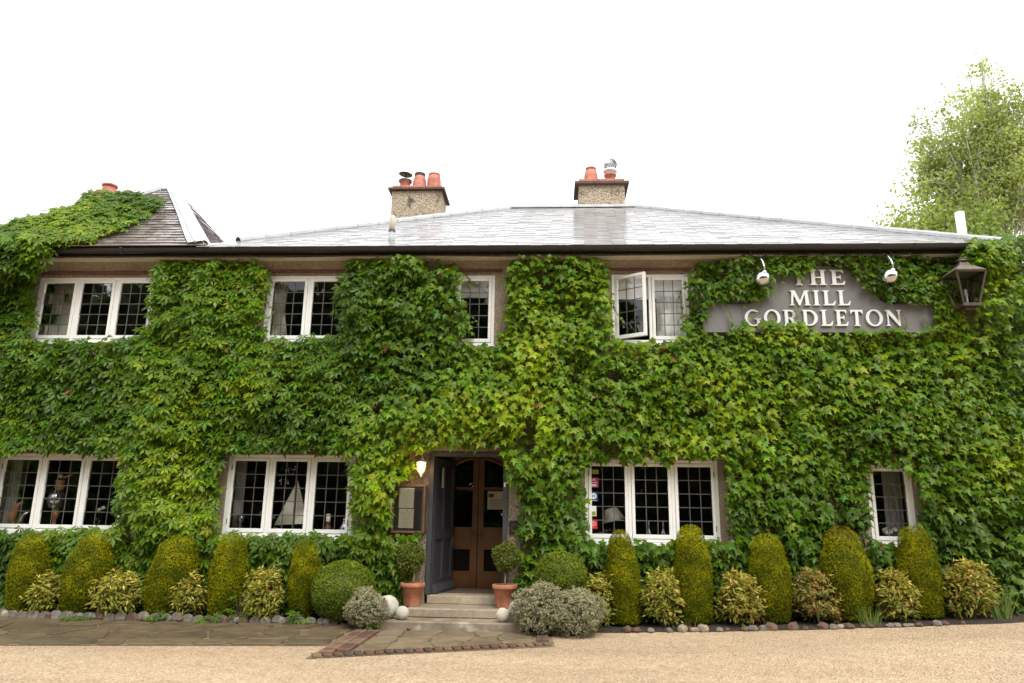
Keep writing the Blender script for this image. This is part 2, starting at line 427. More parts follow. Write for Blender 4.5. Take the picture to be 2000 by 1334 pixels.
polys, rr = cells(-12, -2.68, lambda x: 10.74+(x+12)*.012, lambda x: 7.97+(x+12)*.1330, 16, 4, .20, .11, 3)
for q in polys:
    slab(q, .024+rr.uniform(-.004, .004), .02, rr, .009).build('flagstone', 'flagstone', path, bevel=.004)
A0, A1 = np.array([-2.60, 8.40]), np.array([.03, 9.56])
fy = lambda x: A0[1]+(A1[1]-A0[1])*(x-A0[0])/(A1[0]-A0[0])
apron = tag(MB().add([(-2.66, 8.36, .005), (.06, 9.53, .005), (.0, 10.5, .005), (-2.66, 10.86, .005)], [(0, 1, 2, 3)]).build('apron', 'mortar'), kind='structure')
polys, rr = cells(-2.27, -.22, lambda x: 10.50, lambda x: fy(x)+.19, 5, 3, .12, .06, 8)
for q in polys:
    slab(q, .022+rr.uniform(-.003, .003), .018, rr, .007).build('flagstone', 'apron_stone', apron, bevel=.004)
def brick_mesh(w, d, h, mt='brick_paver'):
    m = MB().box(-w/2, w/2, -d/2, d/2, 0, h); me = bpy.data.meshes.new('brick'); me.from_pydata(m.v, [], m.f)
    b = bmesh.new(); b.from_mesh(me); bmesh.ops.recalc_face_normals(b, faces=b.faces)
    bmesh.ops.bevel(b, geom=b.edges[:], offset=.004, segments=1, affect='EDGES'); b.to_mesh(me); b.free()
    me.materials.append(MAT[mt]); return me
BRS = [brick_mesh(.090, .15, .03, q_) for q_ in ('brick_paver', 'brick_dark', 'brick_worn', 'brick_paver')]; BR = BRS[0]
def put(me, name, parent, loc, rz=0, rx=0, ry=0, sc=(1, 1, 1)):
    o = bpy.data.objects.new(name, me); COL.objects.link(o)
    b = np.zeros(3)
    if parent is not None: o.parent = parent; b = WL.get(parent.name, b)
    o.location = (loc[0]-b[0], loc[1]-b[1], loc[2]-b[2]); o.rotation_euler = (rx, ry, rz); o.scale = sc
    return o
nb = 25; ang = math.atan2(A1[1]-A0[1], A1[0]-A0[0]); nrm = np.array([-math.sin(ang), math.cos(ang)])
for i in range(nb):                            # the row of bricks along the front
    c = A0+(A1-A0)*(i+.5)/nb+nrm*.08
    put(random.choice(BRS), 'brick', apron, (c[0], c[1], .004+random.uniform(-.002, .003)), ang+random.uniform(-.03, .03), random.uniform(-.012, .012))
for k in range(15):                            # band of bricks at the left side
    y = 8.72+k*.112
    for j in range(2 if k > 0 else 1):
        put(random.choice(BRS), 'brick', apron, (-2.53+j*.165, y+random.uniform(-.004, .004), .004+random.uniform(-.002, .003)), math.pi/2+random.uniform(-.03, .03), 0, random.uniform(-.01, .01))
for k in range(7):
    put(random.choice(BRS), 'brick', apron, (-.10+random.uniform(-.006, .006), 9.78+k*.116, .004+random.uniform(-.002, .003)), math.pi/2+random.uniform(-.03, .03))
# ------------------------------------------------------------------ edging stones along the bed
def pebble(seed, mat):
    r = random.Random(seed); b = bmesh.new(); bmesh.ops.create_icosphere(b, subdivisions=2, radius=1)
    for v in b.verts:
        v.co *= 1+r.uniform(-.2, .2)
        if v.co.z < -.5: v.co.z = -.5
    me = bpy.data.meshes.new('stone'); b.to_mesh(me); b.free(); me.materials.append(MAT[mat]); return me
def scallop(mat, seed):                       # rounded-top edging tile
    r = random.Random(seed)
    pts = [(-.078, 0), (.078, 0), (.078, .05)]+[(.078*math.cos(a)*(1+r.uniform(-.08, .08)), .05+.062*math.sin(a)*(1+r.uniform(-.1, .1))) for a in np.linspace(.35, math.pi-.35, 6)]+[(-.078, .05)]
    m = MB().prism(pts, 'y', -.035, .035); me = bpy.data.meshes.new('edging_stone'); me.from_pydata(m.v, [], m.f)
    b = bmesh.new(); b.from_mesh(me); bmesh.ops.recalc_face_normals(b, faces=b.faces)
    bmesh.ops.bevel(b, geom=b.edges[:], offset=.012, segments=2, affect='EDGES'); b.to_mesh(me); b.free()
    me.materials.append(MAT[mat]); return me
SC = [scallop('edging_stone', i) for i in range(4)]+[scallop('rough_red', 9)]
PB = [pebble(i, m) for i, m in enumerate(('edging_stone', 'rough_red', 'edging_stone', 'rough_red', 'step_stone'))]
edge1 = thing('bed_edging', (-6, 10.80, 0), 'row of rounded edging stones along the bed left of the steps', 'edging')
x = -10.4
while x < -3.0:
    put(random.choice(SC), 'edging_stone', edge1, (x, 10.78+.025*(x+8)/5+random.uniform(-.012, .012), .012+random.uniform(-.015, .01)), random.uniform(-.1, .1), random.uniform(-.12, .05), random.uniform(-.08, .08), (1, 1, random.uniform(.85, 1.15)))
    if random.random() < .3: put(random.choice(PB), 'stone', edge1, (x+.08, 10.75, .05), random.uniform(0, 6), 0, 0, (.05, .045, random.uniform(.04, .08)))
    x += .163
edge2 = thing('bed_edging', (3, 10.66, 0), 'low line of rough reddish stones along the bed right of the steps', 'edging')
x = 1.05
while x < 5.6:
    s_ = random.uniform(.035, .075)
    put(random.choice(PB), 'stone', edge2, (x, 10.68+random.uniform(-.03, .03), float(gz(x))+s_*.42), random.uniform(0, 6), random.uniform(-.2, .2), 0, (s_*1.25, s_, s_*random.uniform(.7, 1.0)))
    x += s_*2.0+random.choice((0, .02, .08, .16))
for k in range(3):
    put(BR, 'brick', edge1, (-3.12+k*.19, 10.82, .03), .5, .5, .3)

# ------------------------------------------------------------------ stone steps
steps = thing('stone_steps', (-1.3, 11.0, 0), 'worn pale stone steps leading up to the open front door', 'steps')
MB().box(-2.43, -.37, 10.48, 11.497, -.05, .128).build('step', 'step_worn', steps, bevel=.014)
MB().box(-2.05, -.45, 10.88, 11.496, .130, .252).build('step', 'step_stone', steps, bevel=.014)
MB().box(-1.86, -.70, 11.46, 11.86, .254, .372).build('threshold', 'step_stone', steps, bevel=.008)

# ------------------------------------------------------------------ the house
HX0, HX1, HB = -11.5, 6.95, 20.6
house = thing('ivy_clad_inn', (0, WALL_Y, 0), 'long two-storey ivy-clad inn with pebbledash walls and wet slate roof', 'building')
EAVE = 5.72
WIN = {  # x0,x1,z0,z1,lights
 'UL': (-8.80, -6.72, 4.30, 5.44, 3), 'U2': (-4.79, -3.36, 4.30, 5.46, 2), 'U3': (-1.60, -.93, 4.25, 5.46, 1), 'U4': (1.00, 2.25, 4.30, 5.47, 2),
 'L1': (-8.95, -6.75, 1.20, 2.43, 3), 'L2': (-5.14, -3.09, 1.19, 2.45, 3), 'L3': (.53, 2.57, 1.19, 2.43, 3), 'L4': (4.80, 5.47, 1.22, 2.40, 1)}
OPEN = [w[:4] for w in WIN.values()]+[(-1.90, -.66, .0, 2.52)]
cx = sorted({HX0, HX1, *[o[0] for o in OPEN], *[o[1] for o in OPEN]}); cz = sorted({-.2, 5.95, *[o[2] for o in OPEN], *[o[3] for o in OPEN]})
mb = MB()
for i in range(len(cx)-1):
    for j in range(len(cz)-1):
        mx, mz = (cx[i]+cx[i+1])/2, (cz[j]+cz[j+1])/2
        if not any(o[0] < mx < o[1] and o[2] < mz < o[3] for o in OPEN):
            mb.quad((cx[i], WALL_Y, cz[j]), (cx[i+1], WALL_Y, cz[j]), (cx[i+1], WALL_Y, cz[j+1]), (cx[i], WALL_Y, cz[j+1]))
for (a, b, c, d) in OPEN:                     # reveals
    y1 = WALL_Y+.32
    mb.quad((a, WALL_Y, c), (a, y1, c), (a, y1, d), (a, WALL_Y, d)); mb.quad((b, WALL_Y, c), (b, y1, c), (b, y1, d), (b, WALL_Y, d))
    mb.quad((a, WALL_Y, d), (b, WALL_Y, d), (b, y1, d), (a, y1, d)); mb.quad((a, WALL_Y, c), (b, WALL_Y, c), (b, y1, c), (a, y1, c))
mb.quad((HX1, WALL_Y, -.2), (HX1, HB, -.2), (HX1, HB, 5.95), (HX1, WALL_Y, 5.95))
mb.quad((HX0, WALL_Y, -.2), (HX0, HB, -.2), (HX0, HB, 5.95), (HX0, WALL_Y, 5.95))
mb.quad((HX0, HB, -.2), (HX1, HB, -.2), (HX1, HB, 5.95), (HX0, HB, 5.95))
mb.build('wall', 'pebbledash', house)
# rooms seen dimly through the glass
for k, w in WIN.items():
    a, b, c, d = w[0]-.5, w[1]+.5, w[2]-.9, w[3]+.25; y0, y1 = WALL_Y+.321, WALL_Y+3.0
    m = MB()
    m.quad((a, y1, c), (b, y1, c), (b, y1, d), (a, y1, d)); m.quad((a, y0, c), (a, y1, c), (a, y1, d), (a, y0, d)); m.quad((b, y0, c), (b, y1, c), (b, y1, d), (b, y0, d))
    m.quad((a, y0, d), (b, y0, d), (b, y1, d), (a, y1, d)); m.quad((a, y0, c), (b, y0, c), (b, y1, c), (a, y1, c))
    for (p0, p1, q0, q1) in ((a, w[0], c, d), (w[1], b, c, d), (w[0], w[1], c, w[2]), (w[0], w[1], w[3], d)):
        m.quad((p0, y0+.002, q0), (p1, y0+.002, q0), (p1, y0+.002, q1), (p0, y0+.002, q1))
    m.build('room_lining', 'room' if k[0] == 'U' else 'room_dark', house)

# eaves: cove, tile course, soffit, fascia, gutter
GY = 11.05
MB().prism([(11.497, 5.50), (11.497, 5.735), (11.16, 5.735), (11.16, 5.70), (11.30, 5.67), (11.42, 5.60), (11.47, 5.53)], 'x', HX0, HX1+.1).build('eaves_cove', 'pebbledash', house)
for w in ('UL', 'U2', 'U3', 'U4'):
    a, b, _, d, _ = WIN[w]
    m = MB().box(a-.12, b+.12, 11.44, 11.499, d+.045, d+.085); m.build('tile_course', 'brick_red', house, bevel=.004)
for w in ('L2', 'L1'):
    a, b, _, d, _ = WIN[w]
    MB().box(a-.06, b+.06, 11.45, 11.499, d+.01, d+.055).build('tile_course', 'brick_red', house, bevel=.004)
MB().box(HX0, HX1+.12, 11.125, 11.158, 5.69, 5.80).build('fascia', 'gutter_black', house)
MB().box(HX0, HX1+.11, 11.162, 11.34, 5.655, 5.668).build('soffit', 'cream_pipe', house)
g = []; 
for k in range(9):
    q = math.pi+math.pi*k/8; g.append((GY+.062*math.cos(q), 5.775+.075*math.sin(q)))
g2 = [(GY+.054*math.cos(math.pi+math.pi*k/8), 5.777+.066*math.sin(math.pi+math.pi*k/8)) for k in range(8, -1, -1)]
gut = MB().prism(g+g2, 'x', HX0, HX1+.14).build('gutter', 'gutter_black', house)
x = -10.8
while x < 6.9:
    pts = [(GY+.069*math.cos(math.pi+math.pi*k/8), 5.775+.083*math.sin(math.pi+math.pi*k/8)) for k in range(9)]
    MB().prism(pts+[(GY+.069, 5.79), (GY-.069, 5.79)], 'x', x, x+.05).build('gutter_bracket', 'gutter_black', gut); x += 1.83
# thin cable below the gutter
MB().tube([(x_, 11.13, 5.655-.012*math.sin((x_+11)*1.3)) for x_ in np.linspace(-9, 6.6, 40)], .006, 5).build('cable', 'lead', house)

# ------------------------------------------------------------------ roofs
RX0, RX1, RY, RZ, EZ = -.98, 2.02, 16.05, 8.68, 5.80
CX0, CX1, EY = -5.95, 7.08, 11.03
roof = MB()
roof.add([(CX0, EY, EZ), (CX1, EY, EZ), (RX1, RY, RZ), (RX0, RY, RZ)], [(0, 1, 2, 3)])
roof.add([(CX1, EY, EZ), (CX1, 21.05, EZ), (RX1, RY, RZ)], [(0, 1, 2)]); roof.add([(CX0, 21.05, EZ), (CX0, EY, EZ), (RX0, RY, RZ)], [(0, 1, 2)])
roof.add([(CX1, 21.05, EZ), (CX0, 21.05, EZ), (RX0, RY, RZ), (RX1, RY, RZ)], [(0, 1, 2, 3)])
roof.xf(lambda p: (p[0], p[1], p[2]-.03))
roof = roof.build('roof', 'lead', house)
slope = math.atan2(RZ-EZ, RY-EY); SL = math.hypot(RZ-EZ, RY-EY)
ex = np.array([1, 0, 0.]); es = np.array([0, math.cos(slope), math.sin(slope)]); en = np.array([0, -math.sin(slope), math.cos(slope)])
gauge, sw = .135, .22; rows = int(SL/gauge)
def slate_me(tint):
    m = MB().box(-.108, .108, 0, .27, 0, .011); me = bpy.data.meshes.new('slate'); me.from_pydata(m.v, [], m.f)
    me.materials.append(MAT['slate']); set_tint(me, tint); return me
SLM = [slate_me(c) for c in ((.27, .275, .285), (.32, .325, .33), (.38, .38, .38), (.29, .285, .28))]
Ms = Matrix((ex, es, en)).transposed()
cnt = 0; rest = MB(); rest_t = []
for j in range(rows):
    s0 = j*gauge; f = s0/SL; xa, xb = CX0+(RX0-CX0)*f, CX1+(RX1-CX1)*f
    x = xa+(.0 if j % 2 else sw/2)
    while x < xb-.02:
        w = min(sw, xb-x); base = np.array([x+w/2, EY, EZ])+es*(s0-.04)+en*(.004+random.uniform(0, .005))
        a1, a2, a3 = random.gauss(.034, .005), random.gauss(0, .003), random.gauss(0, .008)
        cpx = pix(base)[0]
        if cnt < 300 and j < 9 and w == sw and -5 < x < 6.6:
            Rm = Ms @ Matrix.Rotation(a3, 3, 'Z') @ Matrix.Rotation(-a1, 3, 'X') @ Matrix.Rotation(a2, 3, 'Y')
            o = put(random.choice(SLM), 'slate', roof, base); o.rotation_euler = Rm.to_euler(); cnt += 1
        else:
            Rm = np.array(Ms @ Matrix.Rotation(a3, 3, 'Z') @ Matrix.Rotation(-a1, 3, 'X') @ Matrix.Rotation(a2, 3, 'Y'))
            h = w*.49; L = min(.27, SL-s0+.04)
            m = MB().box(-h, h, 0, L, 0, .011)
            rest.add([base+Rm@np.array(p) for p in m.v], m.f); rest_t += [random.choice(((.27, .275, .285), (.32, .325, .33), (.38, .38, .38), (.29, .285, .28)))]*8
        x += sw
o = rest.build('slate_field', 'slate', roof, kind='stuff')
ca = o.data.attributes.new('tint', 'FLOAT_COLOR', 'POINT'); ca.data.foreach_set('color', np.array([(*c, 1) for c in rest_t], np.float32).reshape(-1))
def cap_run(P0, P1, parent, r=.105, L=.46, mat='ridge_grey', name='ridge_tile', lift=.02, reverse=False):
    P0, P1 = np.array(P0, float), np.array(P1, float); d = P1-P0; n = max(1, int(np.linalg.norm(d)/L)); d = d/np.linalg.norm(d)
    side = unit(np.cross(d, [0, 0, 1.])); upv = np.cross(side, d)
    for i in range(n):
        a = P0+(P1-P0)*i/n-d*.02; b = P0+(P1-P0)*(i+1)/n+d*.02; m = MB(); vs = []; N = 7
        for q, (pt, rad) in enumerate(((a, r*1.06), (b, r*.97))):
            for rr_ in (rad, rad-.014):
                for k in range(N):
                    th = -.25+(math.pi+.5)*k/(N-1); vs.append(pt+side*rr_*math.cos(th)+upv*(rr_*.75*math.sin(th)+lift-.02))
        fs = []
        for k in range(N-1):
            fs += [(k, k+1, 2*N+k+1, 2*N+k), (N+k, 3*N+k, 3*N+k+1, N+k+1), (k, N+k, N+k+1, k+1), (2*N+k, 2*N+k+1, 3*N+k+1, 3*N+k)]
        m.add(vs, fs).build(name, mat, parent, smooth=False)
cap_run((CX0+.55, EY+.55, EZ+.55*math.tan(slope)), (RX0, RY, RZ), roof, name='hip_tile')
cap_run((CX1-.05, EY+.05, EZ+.03), (RX1, RY, RZ), roof, name='hip_tile')
cap_run((RX0, RY, RZ), (RX1, RY, RZ), roof)

# wing roof (clay tiles), left
WX, WA = -5.72, np.array([-7.34, 12.73, 7.64]); WEY = 11.03
wroof = MB()
WB = np.array([-7.62, WA[1], WA[2]]); WL0 = WB[0]-2.25
wroof.add([(WL0, WEY, EZ), (WX, WEY, EZ), tuple(WA), tuple(WB)], [(0, 1, 2, 3)])
wroof.add([(WX, WEY, EZ), (WX, 14.43, EZ), tuple(WA)], [(0, 1, 2)]); wroof.add([(WX, 14.43, EZ), (WL0, 14.43, EZ), tuple(WB), tuple(WA)], [(0, 1, 2, 3)]); wroof.add([(WL0, 14.43, EZ), (WL0, WEY, EZ), tuple(WB)], [(0, 1, 2)])
wroof.xf(lambda p: (p[0], p[1], p[2]-.03)); wroof = wroof.build('wing_roof', 'lead', house)
def tile_face(e0, e1, apexL, apexR, gauge, w, name):
    e0, e1, aL, aR = [np.array(q, float) for q in (e0, e1, apexL, apexR)]
    eu = unit(e1-e0); L = np.linalg.norm(e1-e0); up_ = (aL-e0)-eu*np.dot(aL-e0, eu); H = np.linalg.norm(up_); ev = up_/H; nn = np.cross(eu, ev)
    if nn[2] < 0: nn = -nn
    uL, uR = np.dot(aL-e0, eu), np.dot(aR-e0, eu); m = MB(); tt = []
    for j in range(int(H/gauge)):
        f = j*gauge/H; a, b = uL*f, L+(uR-L)*f; x = a-(w/2 if j % 2 else 0); lift = random.uniform(0, .006)
        while x < b:
            x0, x1 = max(x, a), min(x+w, b)
            if x1-x0 > .02:
                th = math.atan(.017/gauge)+random.gauss(0, .02); k = random.uniform(-.004, .004)
                bx_ = MB().box(x0+.002, x1-.002, 0, gauge*1.7, 0, .014); cth, sth = math.cos(th), math.sin(th)
                m.add([e0+eu*p[0]+ev*(j*gauge-.02+k+p[1]*cth)+nn*(.034+lift-p[1]*sth+p[2]) for p in bx_.v], bx_.f)
                c = random.choice(((.22, .19, .18), (.29, .25, .235), (.19, .175, .165), (.36, .33, .31), (.25, .21, .195)))
                tt += [c]*8
            x += w
    o = m.build(name, 'clay_tile', wroof, kind='stuff')
    ca = o.data.attributes.new('tint', 'FLOAT_COLOR', 'POINT'); ca.data.foreach_set('color', np.array([(*c, 1) for c in tt], np.float32).reshape(-1))
tile_face((WL0, WEY, EZ), (WX, WEY, EZ), WB, WA, .105, .17, 'tile_field')
tile_face((WX, WEY, EZ), (WX, 14.43, EZ), WA, WA, .105, .17, 'tile_field')
cap_run(tuple(WB), tuple(WA), wroof, r=.07, L=.2); cap_run((WL0, WEY, EZ), tuple(WB), wroof, r=.12, L=.4, name='hip_tile')
# broad pale mortar and lead band down the wing's hip
d = np.array(WA)-np.array([WX, WEY, EZ]); m = MB(); c0 = np.array([WX, WEY, EZ])
fr_n = unit(np.cross([1., 0, 0], [0, 1.7, 1.82])); sd_n = np.array([math.sin(R(47)), 0, math.cos(R(47))])
for lo, hi, wdt in ((0, 1, .17),):
    P = [c0+d*t_ for t_ in np.linspace(0, 1.0, 9)]
    vs = []; 
    for k, p in enumerate(P):
        wv = .26*(1-.45*k/8)+random.uniform(-.012, .012)
        vs += [p+np.array([-wv, 0, 0])+fr_n*.085, p+np.array([0, 0, .12]), p+np.array([0, wv*.55, 0])+sd_n*.085]
    m.add(vs, [(3*k+q, 3*k+q+1, 3*k+q+4, 3*k+q+3) for k in range(8) for q in range(2)])
m.build('lead_flashing', 'lead_flashing', wroof)
MB().tube([c0+d*0-np.array([.13, 0, 0])+fr_n*.1, WA+fr_n*.1-np.array([.07, 0, 0])], .022, 6).build('mortar_roll', 'lead_flashing', wroof)

# ------------------------------------------------------------------ chimneys
def pot(mat, prof, c, parent): return MB().lathe(prof, c, 18).build('chimney_pot', mat, parent, smooth=True)
def stack(x0, x1, y0, y1, z0, z1):
    m = MB().box(x0, x1, y0, y1, z0, z1); ch = m.build('chimney', 'chimney_render', house)
    MB().box(x0-.10, x1+.10, y0-.10, y1+.10, z1+.001, z1+.075).build('corbel', 'corbel', ch, bevel=.01)
    n = int((x1-x0)/.115)
    for k in range(n):
        a = x0+(x1-x0)*k/n
        MB().box(a+.003, a+(x1-x0)/n-.003, y0+.01, y0+.11, z1+.077, z1+.175).build('brick', 'chimney_clay', ch, bevel=.004)
    MB().box(x0+.01, x1-.01, y0+.112, y1-.01, z1+.077, z1+.17).build('brick_course', 'brick_red', ch)
    MB().box(x0+.05, x1-.05, y0+.06, y1-.06, z1+.176, z1+.195).build('flaunching', 'step_stone', ch, bevel=.008)
    return ch
BELL = [(.175, 0), (.175, .04), (.17, .10), (.165, .22), (.14, .33), (.115, .38), (.13, .385), (.13, .42), (.10, .42), (.095, .30)]
BARREL = [(.155, 0), (.172, .12), (.172, .24), (.15, .36), (.135, .38), (.15, .385), (.15, .415), (.115, .415), (.11, .30)]
SHORT = [(.125, 0), (.125, .20), (.15, .205), (.15, .24), (.11, .24), (.10, .1)]
CY = 18.6; q0, q1 = at(766, 372, CY)[0], at(862, 372, CY)[0]; zt = at(820, 366, CY)[2]-.10; ch = stack(q0, q1, CY, CY+.95, 5.8, zt)
z = zt+.18
py_ = CY+.35; k1, k2, k3 = [at(q, 350, py_)[0] for q in (792, 820, 848)]; up15 = lambda pr_: [(a*1.15, b*1.15) for a, b in pr_]
pot('chimney_clay', up15(SHORT), (k1, py_, z), ch); pot('chimney_clay', up15(BELL), (k2, py_, z), ch); pot('chimney_clay', up15(BARREL), (k3, py_, z), ch)
MB().lathe([(.19, .255), (.19, .295), (.14, .31)], (k1, py_, z), 18).build('cowl_collar', 'dark_metal', ch, smooth=True)
MB().tube([(k1, py_, z+.2), (k1+.01, py_, z+.50)], .013, 6).build('cowl_rod', 'dark_metal', ch)
m = MB().lathe([(.0, .05), (.11, .03), (.20, 0), (.19, -.008), (.0, .02)], (0, 0, 0), 20)
m.xf(lambda p: (p[0]+k1, p[1]+py_, p[2]-.10*p[0]+z+.49)); m.build('cowl_cap', 'dark_metal', ch, smooth=True)
MB().lathe([(.155, .43), (.155, .50), (.115, .50)], (k2, py_, z), 18).build('pot_rim', 'dark_metal', ch)
zt = at(1175, 356, 16.1)[2]-.075; ch2 = stack(.66, 1.75, 16.1, 16.85, 7.4, zt); z = zt+.18
pot('chimney_clay', BELL, (.97, 16.42, z), ch2); pot('chimney_clay', SHORT, (1.44, 16.42, z), ch2)
MB().lathe([(.115, .20), (.115, .30), (.17, .31), (.17, .36), (.15, .37)], (1.44, 16.42, z), 20).build('cowl_base', 'white_metal', ch2, smooth=True)
tz = z+.36
for k in range(18):                            # blades of the spinning cowl
    a = 2*math.pi*k/18; m = MB(); vs = []
    for i in range(7):
        th = math.pi*(.05+.86*i/6); r_ = .175*math.sin(th); zz = .17-.17*math.cos(th)*-1-.17
        for da in (-.10, .14):
            rr_ = r_*(1.0 if da < 0 else .86)
            vs.append((1.44+rr_*math.cos(a+da), 16.42+rr_*math.sin(a+da), tz+.15-.155*math.cos(th)))
    m.add(vs, [(2*i, 2*i+1, 2*i+3, 2*i+2) for i in range(6)]).build('cowl_blade', 'galvanised', ch2)
MB().lathe([(0, .012), (.05, .005), (.06, -.01)], (1.44, 16.42, tz+.31), 12).build('cowl_crown', 'galvanised', ch2, smooth=True)
MB().box(.56, 1.85, 16.02, 16.099, RZ-.05, RZ+.045).build('flashing', 'lead', ch2)
# far left chimney, mostly hidden by creeper
ch3 = MB().box(-9.95, -9.15, 13.6, 14.3, 5.8, 7.80).build('chimney', 'chimney_render', house)
p = at(213, 375, 13.9); pot('chimney_clay', [(.13, -.25), (.14, .05), (.14, .18), (.125, .23), (.155, .235), (.155, .275), (.11, .275), (.10, .2)], (p[0], 13.9, p[2]-.12), ch3)
p = at(238, 385, 13.9); pot('chimney_clay', [(.12, -.25), (.12, .10), (.14, .105), (.14, .14), (.09, .14), (.09, 0)], (p[0], 14.0, p[2]-.04), ch3)
# vent pipe and flue
p0 = at(764, 478, 11.5); MB().tube([(p0[0], 11.5, 5.95), (p0[0], 11.5, 6.24)], .055, 12).build('vent_pipe', 'grey_pipe', house, smooth=True)
MB().tube([(p0[0], 11.5, 6.235), (p0[0], 11.5, 6.27)], .062, 12).build('vent_collar', 'lead', house)
MB().tube([(p0[0], 11.5, 6.26), (p0[0], 11.5, 6.50), (p0[0], 11.5, 6.54)], [.05, .05, .03], 12).build('vent_pipe', 'cream_pipe', house, smooth=True)
p1 = at(1880, 462, 12.3); MB().tube([(p1[0], 12.3, 5.8), (p1[0], 12.3, at(1877, 415, 12.3)[2])], .075, 14).build('flue_pipe', 'white_metal', house, smooth=True)

# ------------------------------------------------------------------ windows
def window(key, cols=3, rows_=5, open_light=None, ang=0, sill=True):
    x0, x1, z0, z1, n = WIN[key]; Y = WALL_Y; fwid = .052; mul = .050; st = .048
    if key == 'U3': n = 1
    fr_ = MB(); yf, yb = Y+.018, Y+.10
    fr_.box(x0, x0+fwid, yf, yb, z0, z1).box(x1-fwid, x1, yf, yb, z0, z1)
    fr_.box(x0+fwid, x1-fwid, yf+.001, yb, z1-fwid, z1).box(x0+fwid, x1-fwid, yf+.001, yb, z0, z0+fwid)
    ix0, ix1, iz0, iz1 = x0+fwid, x1-fwid, z0+fwid, z1-fwid; lw = (ix1-ix0-mul*(n-1))/n
    for k in range(1, n):
        a = ix0+k*lw+(k-1)*mul; fr_.box(a, a+mul, yf+.002, yb, iz0, iz1)
    win = fr_.build('window', 'white_paint', house, bevel=.004)
    if sill: MB().box(x0-.02, x1+.02, Y-.045, Y+.10, z0-.052, z0-.003).build('sill', 'sill_paint', win, bevel=.006)
    for k in range(n):
        a = ix0+k*(lw+mul); b = a+lw; op = (k == open_light)
        hinge = (a, yf)
        def turn(p, op=op, hinge=hinge):
            if not op: return p
            dx, dy = p[0]-hinge[0], p[1]-hinge[1]; c_, s_ = math.cos(-ang), math.sin(-ang)
            return (hinge[0]+dx*c_-dy*s_, hinge[1]+dx*s_+dy*c_, p[2])
        g_ = .003; y0, y1 = yf-.012, yf+.035
        A, B, C, D = a+g_, b-g_, iz0+g_, iz1-g_
        cs = MB().box(A, A+st, y0, y1, C, D).box(B-st, B, y0, y1, C, D).box(A+st, B-st, y0+.001, y1, D-st, D).box(A+st, B-st, y0+.001, y1, C, C+st+.012)
        cs.xf(turn).build('casement', 'white_paint', win, bevel=.004)
        ga, gb, gc, gd = A+st, B-st, C+st+.012, D-st; ym = yf+.014
        cm = MB(); cw = (gb-ga)/cols; chh = (gd-gc)/rows_
        for i in range(1, cols): cm.box(ga+i*cw-.0065, ga+i*cw+.0065, ym-.005, ym+.005, gc, gd)
        for j in range(1, rows_): cm.box(ga, gb, ym-.0045, ym+.0045, gc+j*chh-.0065, gc+j*chh+.0065)
        cm.xf(turn).build('lead_came', 'lead', win)
        for i in range(cols):
            for j in range(rows_):
                q = [random.gauss(0, .0006) for _ in range(3)]
                t1, t2 = random.gauss(0, .0016), random.gauss(0, .0016)
                xa, xb, za, zb = ga+i*cw+.003, ga+(i+1)*cw-.003, gc+j*chh+.003, gc+(j+1)*chh-.003
                f_ = lambda x_, z_: turn((x_, ym+t1*(x_-(xa+xb)/2)+t2*(z_-(za+zb)/2), z_))
                MB().quad(f_(xa, za), f_(xb, za), f_(xb, zb), f_(xa, zb)).build('pane', 'glass', win)
        if key in ('L1', 'L2', 'L3') and not op:      # hinges and catch
            hx = A+.004 if k == 0 else (B-.014 if k == n-1 else None)
            if hx:
                for zz in (C+.12, D-.20): MB().box(hx, hx+.012, y0-.006, y0, zz, zz+.085).build('hinge', 'lead', win)
    return win
window('UL'); window('U2'); window('U3'); window('U4', open_light=0, ang=R(33)); window('L1'); window('L2'); window('L3'); window('L4')

# ------------------------------------------------------------------ doorway
DX0, DX1, DZ0, DZ1 = -1.90, -.66, .372, 2.52
fr_ = MB().box(DX0, DX0+.075, 11.47, 11.60, DZ0+.002, DZ1).box(DX1-.075, DX1, 11.47, 11.60, DZ0+.002, DZ1).box(DX0+.075, DX1-.075, 11.472, 11.60, DZ1-.07, DZ1)
doorway = fr_.build('door_frame', 'door_blue', house, bevel=.006)
# lobby
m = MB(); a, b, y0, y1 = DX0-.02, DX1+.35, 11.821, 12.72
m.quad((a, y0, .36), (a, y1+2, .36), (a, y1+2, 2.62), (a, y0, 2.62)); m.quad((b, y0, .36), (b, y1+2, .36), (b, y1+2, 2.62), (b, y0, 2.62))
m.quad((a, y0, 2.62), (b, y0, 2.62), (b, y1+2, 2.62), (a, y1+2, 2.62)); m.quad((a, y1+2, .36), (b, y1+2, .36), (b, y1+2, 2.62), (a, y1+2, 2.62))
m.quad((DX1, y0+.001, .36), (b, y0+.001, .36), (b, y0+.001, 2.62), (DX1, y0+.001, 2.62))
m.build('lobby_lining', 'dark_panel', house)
MB().box(a, b, 11.865, 14.7, .34, .371).build('lobby_floor', 'mat_brown', house)
# open outer door, hinged on the left
hx, hy, da = DX0+.085, 11.60, R(80)
def tdoor(p):
    c_, s_ = math.cos(da), math.sin(da); return (hx+p[0]*c_-p[1]*s_, hy+p[0]*s_+p[1]*c_, p[2])
W_, Z0, Z1 = 1.05, DZ0+.012, DZ1-.08
od = MB().box(0, W_, .030, .055, Z0, Z1).xf(tdoor).build('outer_door', 'door_blue', house)
fr_ = MB()
for (xa, xb, za, zb) in ((0, .11, Z0, Z1), (W_-.11, W_, Z0, Z1), (.48, .57, Z0+.2, Z1-.12), (.11, .48, Z1-.12, Z1), (.57, W_-.11, Z1-.12, Z1), (.48, .57, Z1-.12, Z1), (.11, .48, Z0, Z0+.2), (.57, W_-.11, Z0, Z0+.2), (.48, .57, Z0, Z0+.2), (.11, .48, 1.18, 1.34), (.57, W_-.11, 1.18, 1.34)):
    fr_.box(xa, xb, -.004, .0295, za, zb)
